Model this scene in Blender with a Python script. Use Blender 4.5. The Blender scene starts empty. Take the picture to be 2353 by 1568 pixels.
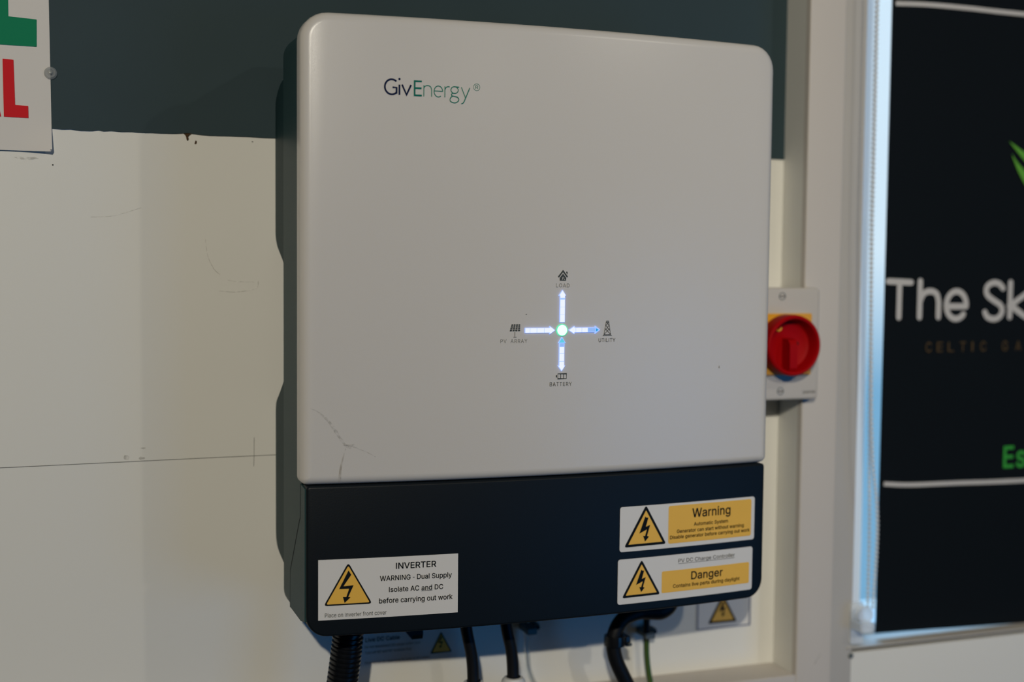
import bpy, bmesh, math, random
from mathutils import Vector, Matrix
from mathutils.geometry import tessellate_polygon
random.seed(4)
C = bpy.context.scene.collection
sc = bpy.context.scene
PI = math.pi

# ------------------------------------------------------------------ camera
yaw, pitch, roll = 0.35394, 0.05934, 0.00939
fw = Vector((math.sin(yaw)*math.cos(pitch), math.cos(yaw)*math.cos(pitch), -math.sin(pitch)))
rt = Vector((math.cos(yaw), -math.sin(yaw), 0)); up = rt.cross(fw)
r2 = rt*math.cos(roll) + up*math.sin(roll); u2 = up*math.cos(roll) - rt*math.sin(roll)
cam = bpy.data.cameras.new('camera'); co = bpy.data.objects.new('camera', cam); C.objects.link(co)
m = Matrix.Identity(4)
for i in range(3):
    m[i][0] = r2[i]; m[i][1] = u2[i]; m[i][2] = -fw[i]
m[0][3], m[1][3], m[2][3] = -0.19421, -1.11445, 0.29038
co.matrix_world = m
cam.sensor_width = 36; cam.lens = 2976.4*36/2353; cam.clip_start = .02
cam.dof.use_dof = True; cam.dof.focus_distance = 1.03; cam.dof.aperture_fstop = 2.8
sc.camera = co

# ------------------------------------------------------------------ world, lamps, exposure
sc.view_settings.view_transform = 'Standard'; sc.view_settings.look = 'None'
sc.view_settings.exposure = 0; sc.view_settings.gamma = 1; sc.view_settings.use_curve_mapping = False
w = bpy.data.worlds.new('sky'); sc.world = w; w.use_nodes = True
wn = w.node_tree.nodes; wl = w.node_tree.links
bg = wn['Background']; bg.inputs[1].default_value = 1.0
tc = wn.new('ShaderNodeTexCoord'); sx = wn.new('ShaderNodeSeparateXYZ'); cr = wn.new('ShaderNodeValToRGB')
wl.new(tc.outputs['Generated'], sx.inputs[0]); ma = wn.new('ShaderNodeMath'); ma.operation = 'MULTIPLY_ADD'; ma.inputs[1].default_value = .5; ma.inputs[2].default_value = .5
wl.new(sx.outputs[2], ma.inputs[0]); wl.new(ma.outputs[0], cr.inputs[0]); wl.new(cr.outputs[0], bg.inputs[0])
e = cr.color_ramp.elements
e[0].position = .455; e[0].color = (.17, .40, .62, 1)
e[1].position = .505; e[1].color = (.68, .84, .95, 1)

def lamp(kind, name, loc, aim, power, color, size, **k):
    l = bpy.data.lights.new(name, kind); l.energy = power; l.color = color
    if kind == 'AREA': l.shape = 'RECTANGLE'; l.size, l.size_y = size
    else: l.shadow_soft_size = size
    if kind == 'SPOT': l.spot_size = math.radians(k['angle']); l.spot_blend = k.get('blend', 1)
    o = bpy.data.objects.new(name, l); C.objects.link(o); o.location = loc
    o.rotation_euler = (Vector(aim)-Vector(loc)).to_track_quat('-Z', 'Y').to_euler()
    return o
WARM = (1, .925, .775)
lamp('SPOT', 'ceiling_spot', (-.85, -2.6, 1.22), (-.02, 0, .2), 148, WARM, .022, angle=74)
lamp('SPOT', 'ceiling_spot', (.50, -2.6, 1.22), (1.0, 0, .15), 64, WARM, .022, angle=42)
lamp('SPOT', 'ceiling_spot', (1.12, -1.5, 1.18), (.1, 0, .2), 11, WARM, .02, angle=80)
lamp('AREA', 'daylight', (2.0, -2.6, -.4), (.1, 0, .1), 10.5, (.04, .37, 1), (1.2, 1.2))

lamp('AREA', 'daylight_outside', (.95, 1.0, 1.0), (.66, 0, .1), 22, (.18, .55, 1), (.8, .8))

# ------------------------------------------------------------------ materials
def mat(name, color, rough=.5, spec=.5, metal=0, emit=None, es=0, bump=0, bscale=300, mott=0, mscale=8, trans=0, alpha=1, coat=0, sheen=0):
    mt = bpy.data.materials.new(name); mt.use_nodes = True
    n = mt.node_tree.nodes; l = mt.node_tree.links; b = n['Principled BSDF']
    b.inputs['Base Color'].default_value = (*color, 1); b.inputs['Roughness'].default_value = rough
    b.inputs['Specular IOR Level'].default_value = spec; b.inputs['Metallic'].default_value = metal
    b.inputs['Transmission Weight'].default_value = trans; b.inputs['Alpha'].default_value = alpha
    b.inputs['Coat Weight'].default_value = coat; b.inputs['Coat Roughness'].default_value = .15
    if emit: b.inputs['Emission Color'].default_value = (*emit, 1); b.inputs['Emission Strength'].default_value = es
    t = n.new('ShaderNodeTexCoord')
    if mott:
        nz = n.new('ShaderNodeTexNoise'); nz.inputs['Scale'].default_value = mscale; nz.inputs['Detail'].default_value = 4
        mp = n.new('ShaderNodeMapRange'); mp.inputs[3].default_value = 1-mott; mp.inputs[4].default_value = 1+mott
        mx = n.new('ShaderNodeVectorMath'); mx.operation = 'SCALE'; mx.inputs[0].default_value = color
        l.new(t.outputs['Object'], nz.inputs['Vector']); l.new(nz.outputs[0], mp.inputs[0]); l.new(mp.outputs[0], mx.inputs['Scale'])
        l.new(mx.outputs[0], b.inputs['Base Color'])
    if bump:
        nz = n.new('ShaderNodeTexNoise'); nz.inputs['Scale'].default_value = bscale; nz.inputs['Detail'].default_value = 2
        bp = n.new('ShaderNodeBump'); bp.inputs['Strength'].default_value = bump; bp.inputs['Distance'].default_value = .001
        l.new(t.outputs['Object'], nz.inputs['Vector']); l.new(nz.outputs[0], bp.inputs['Height']); l.new(bp.outputs[0], b.inputs['Normal'])
    return mt
def smudge(name, color, a=.4, scale=120, lo=.35, hi=.65):
    mt = mat(name, color, .9, 0); n = mt.node_tree.nodes; l = mt.node_tree.links; b = n['Principled BSDF']
    t = n.new('ShaderNodeTexCoord'); nz = n.new('ShaderNodeTexNoise'); nz.inputs['Scale'].default_value = scale
    mp = n.new('ShaderNodeMapRange'); mp.inputs[1].default_value = lo; mp.inputs[2].default_value = hi; mp.inputs[3].default_value = 0; mp.inputs[4].default_value = a
    l.new(t.outputs['Object'], nz.inputs['Vector']); l.new(nz.outputs[0], mp.inputs[0]); l.new(mp.outputs[0], b.inputs['Alpha'])
    return mt
M = dict(
    wall=mat('white_wall_panel', (.74, .73, .68), .55, .35, bump=.04, bscale=900, mott=.02, mscale=7),
    dark=mat('dark_wall_paint', (.030, .052, .060), .6, .15, bump=.08, bscale=500, mott=.10, mscale=9),
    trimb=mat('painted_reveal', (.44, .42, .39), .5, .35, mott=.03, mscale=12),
    trim=mat('painted_trim', (.55, .51, .465), .5, .35, mott=.02, mscale=12),
    room=mat('room_grey', (.03, .035, .038), .8, .2),
    floor=mat('floor_vinyl', (.035, .035, .035), .6, .3, mott=.2, mscale=5),
    cover=mat('white_coated_metal', (.605, .583, .555), .26, .4, bump=.07, bscale=2200, mott=.008, mscale=10),
    navy=mat('dark_cover', (.0042, .0072, .0105), .45, .20, bump=.06, bscale=900),
    bodyr=mat('grey_rear_casting', (.014, .042, .048), .5, .12, bump=.12, bscale=1200),
    body=mat('grey_casting', (.024, .060, .066), .45, .16, bump=.12, bscale=1200),
    black=mat('black_gap', (.004, .006, .009), .8, .2),
    blackp=mat('black_plastic', (.005, .006, .008), .28, .5),
    rubber=mat('black_rubber', (.0035, .0042, .006), .5, .25),
    label=mat('sticker_white', (.69, .675, .65), .45, .4, mott=.01, mscale=30),
    yellow=mat('sticker_yellow', (.82, .475, .075), .5, .3, mott=.03, mscale=60),
    ink=mat('black_ink', (.004, .006, .008), .6, .12),
    inkg=mat('grey_ink', (.05, .06, .062), .6, .2),
    inkl=mat('light_grey_ink', (.20, .205, .20), .6, .2),
    navyink=mat('navy_ink', (.001, .008, .045), .6, .12),
    green=mat('green_ink', (.0, .14, .105), .6, .12),
    green2=mat('light_green_ink', (.01, .19, .135), .6, .12),
    ledw=mat('lit_white', (.1, .1, .1), .5, emit=(.86, .92, 1), es=.92),
    ledb=mat('blue_glow_fringe', (.02, .03, .1), .5, emit=(.26, .40, 1), es=1.4),  # blue halo of the lit arrows, put in as an emissive rim
    ledm=mat('lit_blue', (.02, .03, .06), .5, emit=(.30, .50, .95), es=.9),
    ledc=mat('lit_cyan', (.01, .05, .06), .5, emit=(.12, .62, .80), es=.9),
    ledd=mat('lit_deep_blue', (.0, .03, .06), .5, emit=(.0, .33, .72), es=.9),
    ledg=mat('green_glow_fringe', (.01, .06, .03), .5, emit=(.08, .70, .38), es=1.2),  # green halo of the status light, put in as an emissive rim
    ledgw=mat('lit_green_white', (.1, .1, .1), .5, emit=(.86, .97, .93), es=1.0),
    stain=smudge('grime_stain', (.36, .34, .31), .30, 420),
    drip=smudge('drip_stain', (.36, .31, .24), .40, 160),
    scuff=smudge('pencil_scuff', (.42, .40, .36), .38, 300),
    pencil=mat('pencil_mark', (.09, .09, .085), .7, .1),
    rust=mat('bare_board', (.07, .04, .02), .8, .1),
    paper=mat('laminated_paper', (.66, .635, .60), .6, .2, mott=.015, mscale=15),
    sgreen=mat('print_green', (.0, .20, .09), .6, .12),
    sred=mat('print_red', (.62, .010, .018), .6, .12),
    pinc=mat('clear_pin', (.45, .48, .48), .08, .6, alpha=.35),
    clear=mat('clear_plastic', (.80, .84, .85), .08, .5, trans=1),
    encl=mat('enclosure_grey', (.51, .475, .43), .45, .4),
    red=mat('red_plastic', (.34, .0003, .002), .55, .10),
    isoy=mat('isolator_yellow', (.72, .34, .02), .45, .4),
    screw=mat('screw_metal', (.10, .12, .125), .5, .4, metal=.3),
    pvc=mat('white_gland', (.66, .67, .66), .35, .5),
    blind=mat('blind_fabric', (.0045, .007, .0095), .8, .08, bump=.1, bscale=1500),
    bwhite=mat('blind_print_white', (.50, .48, .46), .7, .2),
    bgold=mat('blind_print_gold', (.085, .05, .012), .6, .3),
    bgreen=mat('blind_print_green', (.03, .30, .03), .6, .3),
    bleaf=mat('leaf_green', (.10, .33, .03), .6, .3),
    frame=mat('window_upvc', (.70, .71, .72), .3, .5),
    chain=mat('chain_plastic', (.80, .84, .88), .3, .5, alpha=.5),
    egreen=mat('earth_green', (.006, .075, .004), .45, .4),
    eyellow=mat('earth_yellow', (.06, .085, .01), .45, .4),
    outl=mat('blue_print_line', (.10, .13, .22), .6, .2),
)
def glassmat():
    mt = bpy.data.materials.new('window_glass'); mt.use_nodes = True
    n = mt.node_tree.nodes; l = mt.node_tree.links; n.clear()
    o = n.new('ShaderNodeOutputMaterial'); t = n.new('ShaderNodeBsdfTransparent'); g = n.new('ShaderNodeBsdfGlossy'); x = n.new('ShaderNodeMixShader')
    g.inputs['Roughness'].default_value = .02; x.inputs[0].default_value = .05
    l.new(t.outputs[0], x.inputs[1]); l.new(g.outputs[0], x.inputs[2]); l.new(x.outputs[0], o.inputs[0]); return mt
M['glass'] = glassmat()

# ------------------------------------------------------------------ helpers
ORG = {}
def root(name, label, cat, loc, group=None):
    o = bpy.data.objects.new(name, None); C.objects.link(o); o.location = loc; o.empty_display_size = .02
    o['label'] = label; o['category'] = cat
    if group: o['group'] = group
    ORG[o.name] = Vector(loc); return o
def obj(name, verts, faces, mt, parent=None, smooth=False, label=None, angle=35):
    """one mesh object from world-space vertices"""
    off = Vector((0, 0, 0)); p = parent
    if parent is not None:
        while p.parent is not None: p = p.parent
        off = ORG.get(p.name, Vector((0, 0, 0)))
    me = bpy.data.meshes.new(name)
    me.from_pydata([tuple(Vector(v)-off) for v in verts], [], faces); me.validate(); me.update()
    bm = bmesh.new(); bm.from_mesh(me); bmesh.ops.recalc_face_normals(bm, faces=bm.faces[:]) if smooth != 'flat' else None
    bm.to_mesh(me); bm.free()
    if smooth and smooth != 'flat':
        for f in me.polygons: f.use_smooth = True
        me.set_sharp_from_angle(angle=math.radians(angle))
    if mt: me.materials.append(mt)
    o = bpy.data.objects.new(name, me); C.objects.link(o); o.parent = parent
    if label: o['label'] = label
    return o
def tag(o, label, cat, group=None):
    o['label'] = label; o['category'] = cat
    if group: o['group'] = group
    return o
def struct(o): o['kind'] = 'structure'; return o

class MB:
    def __init__(s): s.v = []; s.f = []
    def add(s, v, f):
        k = len(s.v); s.v += [tuple(a) for a in v]; s.f += [tuple(i+k for i in q) for q in f]; return s
    def box(s, x0, x1, y0, y1, z0, z1):
        v = [(x, y, z) for x in (x0, x1) for y in (y0, y1) for z in (z0, z1)]
        return s.add(v, [(0, 1, 3, 2), (4, 6, 7, 5), (0, 4, 5, 1), (2, 3, 7, 6), (0, 2, 6, 4), (1, 5, 7, 3)])
    def bbox(s, x0, x1, y0, y1, z0, z1, r=.002, n=3):
        """box with rounded vertical-plane outline and softened front (towards -y)"""
        lv = []
        for a in range(n+1):
            t = a/n*PI/2; lv.append((y0 + r*(1-math.sin(t)), r*(1-math.cos(t))))
        loops = [rrect(x0, x1, z0, z1, 2*r)]
        k = len(s.v); P0 = loops[0]
        allv = [(p[0], y1, p[1]) for p in P0]
        for y, ins in lv:
            allv += [(p[0], y, p[1]) for p in rrect(x0+ins, x1-ins, z0+ins, z1-ins, max(2*r-ins, .0003))]
        N = len(P0); f = []
        for j in range(len(lv)):
            for i in range(N):
                f.append((j*N+i, j*N+(i+1) % N, (j+1)*N+(i+1) % N, (j+1)*N+i))
        f.append(tuple(range(N))); f.append(tuple(range(len(lv)*N, (len(lv)+1)*N)))
        return s.add(allv, f)
    def prism(s, poly, y0, y1):
        N = len(poly); v = [(x, y0, z) for x, z in poly]+[(x, y1, z) for x, z in poly]
        f = [(i, (i+1) % N, N+(i+1) % N, N+i) for i in range(N)]
        return s.add(v, f+[tuple(range(N)), tuple(range(N, 2*N))])
    def xprism(s, poly, x0, x1):
        N = len(poly); v = [(x0, y, z) for y, z in poly]+[(x1, y, z) for y, z in poly]
        f = [(i, (i+1) % N, N+(i+1) % N, N+i) for i in range(N)]
        return s.add(v, f+[tuple(range(N)), tuple(range(N, 2*N))])
    def lathe(s, prof, c, axis='y', n=40, cap=True):
        """profile (radius, along) around an axis through c"""
        v = []; f = []
        for r, a in prof:
            for i in range(n):
                t = 2*PI*i/n
                if axis == 'y': v.append((c[0]+r*math.cos(t), c[1]+a, c[2]+r*math.sin(t)))
                else: v.append((c[0]+r*math.cos(t), c[1]+r*math.sin(t), c[2]+a))
        for j in range(len(prof)-1):
            for i in range(n): f.append((j*n+i, j*n+(i+1) % n, (j+1)*n+(i+1) % n, (j+1)*n+i))
        if cap: f += [tuple(range(n)), tuple(range((len(prof)-1)*n, len(prof)*n))]
        return s.add(v, f)
    def tube(s, pts, rad, n=14):
        """rad: number or list"""
        pts = [Vector(p) for p in pts]; N = len(pts); v = []; f = []
        pn = None
        for i, p in enumerate(pts):
            t = (pts[min(i+1, N-1)]-pts[max(i-1, 0)]).normalized()
            if pn is None: a = t.cross(Vector((0, 1, .01))).normalized()
            else: a = (pn - t*pn.dot(t)).normalized()
            pn = a; b = t.cross(a); r = rad[i] if isinstance(rad, (list, tuple)) else rad
            for k in range(n):
                q = p+(a*math.cos(2*PI*k/n)+b*math.sin(2*PI*k/n))*r; v.append(tuple(q))
        for i in range(N-1):
            for k in range(n): f.append((i*n+k, i*n+(k+1) % n, (i+1)*n+(k+1) % n, (i+1)*n+k))
        return s.add(v, f+[tuple(range(n)), tuple(range((N-1)*n, N*n))])
    def make(s, name, mt, parent=None, smooth=False, label=None, angle=35): return obj(name, s.v, s.f, mt, parent, smooth, label, angle)

def rrect(x0, x1, z0, z1, r, n=5):
    P = []
    for cx, cz, a0 in ((x1-r, z1-r, 0), (x0+r, z1-r, 90), (x0+r, z0+r, 180), (x1-r, z0+r, 270)):
        for i in range(n+1):
            t = math.radians(a0+90*i/n); P.append((cx+r*math.cos(t), cz+r*math.sin(t)))
    return P
def smoothpts(P, n=8):
    """Catmull-Rom through points"""
    P = [Vector(p) for p in P]; Q = [P[0]*2-P[1]]+P+[P[-1]*2-P[-2]]; out = []
    for i in range(1, len(Q)-2):
        for k in range(n):
            t = k/n; a, b, c, d = Q[i-1], Q[i], Q[i+1], Q[i+2]
            out.append(.5*((2*b)+(c-a)*t+(2*a-5*b+4*c-d)*t*t+(3*b-a-3*c+d)*t**3))
    out.append(P[-1]); return out
# surfaces: depth y as a function of x
def bow(x): return -(.1357+.0145*(1-min(1.0, abs((x-.2035)/.2035))**2))
def flat(y0): return lambda x: y0
def slab(name, P, S, off, mt, parent, label=None):
    N = len(P); v = [(x, S(x)-off, z) for x, z in P]+[(x, S(x), z) for x, z in P]
    return obj(name, v, [tuple(range(N))]+[(i, (i+1) % N, N+(i+1) % N, N+i) for i in range(N)], mt, parent, False, label)
def poly(name, P, S, off, mt, parent, label=None):
    mb = MB(); mb.add([(x, S(x)-off, z) for x, z in P], [tuple(range(len(P)))]); return mb.make(name, mt, parent, 'flat', label)
def polys(name, Ps, S, off, mt, parent, label=None):
    mb = MB()
    for P in Ps: mb.add([(x, S(x)-off, z) for x, z in P], [tuple(range(len(P)))])
    return mb.make(name, mt, parent, 'flat', label)
def colrect_mb(mb, x0, x1, z0, z1, r, S, off, back=None):
    xs = set([x0, x1]); 
    if r:
        for i in range(6):
            t = i/5*PI/2; xs.add(x0+r*(1-math.cos(t))); xs.add(x1-r*(1-math.cos(t)))
    n = max(1, int((x1-x0)/.006))
    for i in range(1, n): xs.add(x0+(x1-x0)*i/n)
    xs = sorted(xs); T = []; 
    for x in xs:
        d = 0
        if r:
            u = min(x-x0, x1-x)
            if u < r: d = r-math.sqrt(max(0, r*r-(r-u)**2))
        T.append((x, z0+d, z1-d))
    v = []
    for x, a, b in T: v += [(x, S(x)-off, a), (x, S(x)-off, b)]
    f = [(2*i, 2*i+2, 2*i+3, 2*i+1) for i in range(len(T)-1)]
    if back is not None:
        N = len(v)
        for x, a, b in T: v += [(x, S(x)-back, a), (x, S(x)-back, b)]
        f += [(N+2*i, N+2*i+1, N+2*i+3, N+2*i+2) for i in range(len(T)-1)]
        for i in range(len(T)-1):
            f += [(2*i, 2*i+2, N+2*i+2, N+2*i), (2*i+1, 2*i+3, N+2*i+3, N+2*i+1)]
        L = 2*(len(T)-1); f += [(0, 1, N+1, N), (L, L+1, N+L+1, N+L)]
    mb.add(v, f)
def colrect(name, x0, x1, z0, z1, r, S, off, mt, parent, back=None, label=None):
    mb = MB(); colrect_mb(mb, x0, x1, z0, z1, r, S, off, back); return mb.make(name, mt, parent, 'flat' if back is None else False, label)
def stroke_mb(mb, P, wd, S, off, closed=False, rnd=True, W=None):
    """flat ribbon along a polyline in the x-z plane"""
    P = [Vector((p[0], p[1])) for p in P]; N = len(P); L = []; R = []
    for i in range(N):
        a = P[(i-1) % N] if closed or i > 0 else P[i]; b = P[(i+1) % N] if closed or i < N-1 else P[i]
        t = (b-a); t = t.normalized() if t.length > 1e-9 else Vector((1, 0)); nn = Vector((-t.y, t.x)); h = (W[i] if W else wd)/2
        if (closed or 0 < i < N-1):
            t1 = (P[i]-P[(i-1) % N]).normalized(); h = h/max(.5, abs(Vector((-t1.y, t1.x)).dot(nn)))
        L.append(P[i]+nn*h); R.append(P[i]-nn*h)
    v = [(q.x, S(q.x)-off, q.y) for q in L]+[(q.x, S(q.x)-off, q.y) for q in R]
    f = [(i, (i+1) % N, N+(i+1) % N, N+i) for i in range(N if closed else N-1)]
    mb.add(v, f)
    if rnd and not closed:
        for c in (P[0], P[-1]):
            mb.add([(c.x+wd/2*math.cos(k*PI/5), S(c.x)-off-1e-5, c.y+wd/2*math.sin(k*PI/5)) for k in range(10)], [tuple(range(10))])
def ell(cx, cz, rx, rz, a0, a1, n=24):
    return [(cx+rx*math.cos(math.radians(a0+(a1-a0)*i/n)), cz+rz*math.sin(math.radians(a0+(a1-a0)*i/n))) for i in range(n+1)]
def strokes(name, L, wd, S, off, mt, parent, rnd=True, label=None):
    mb = MB()
    for i, P in enumerate(L):
        if P[0] == 'o': stroke_mb(mb, P[1], wd, S, off+i*3e-5, closed=True)
        else: stroke_mb(mb, P, wd, S, off+i*3e-5, rnd=rnd)
    return mb.make(name, mt, parent, 'flat', label)
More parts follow.
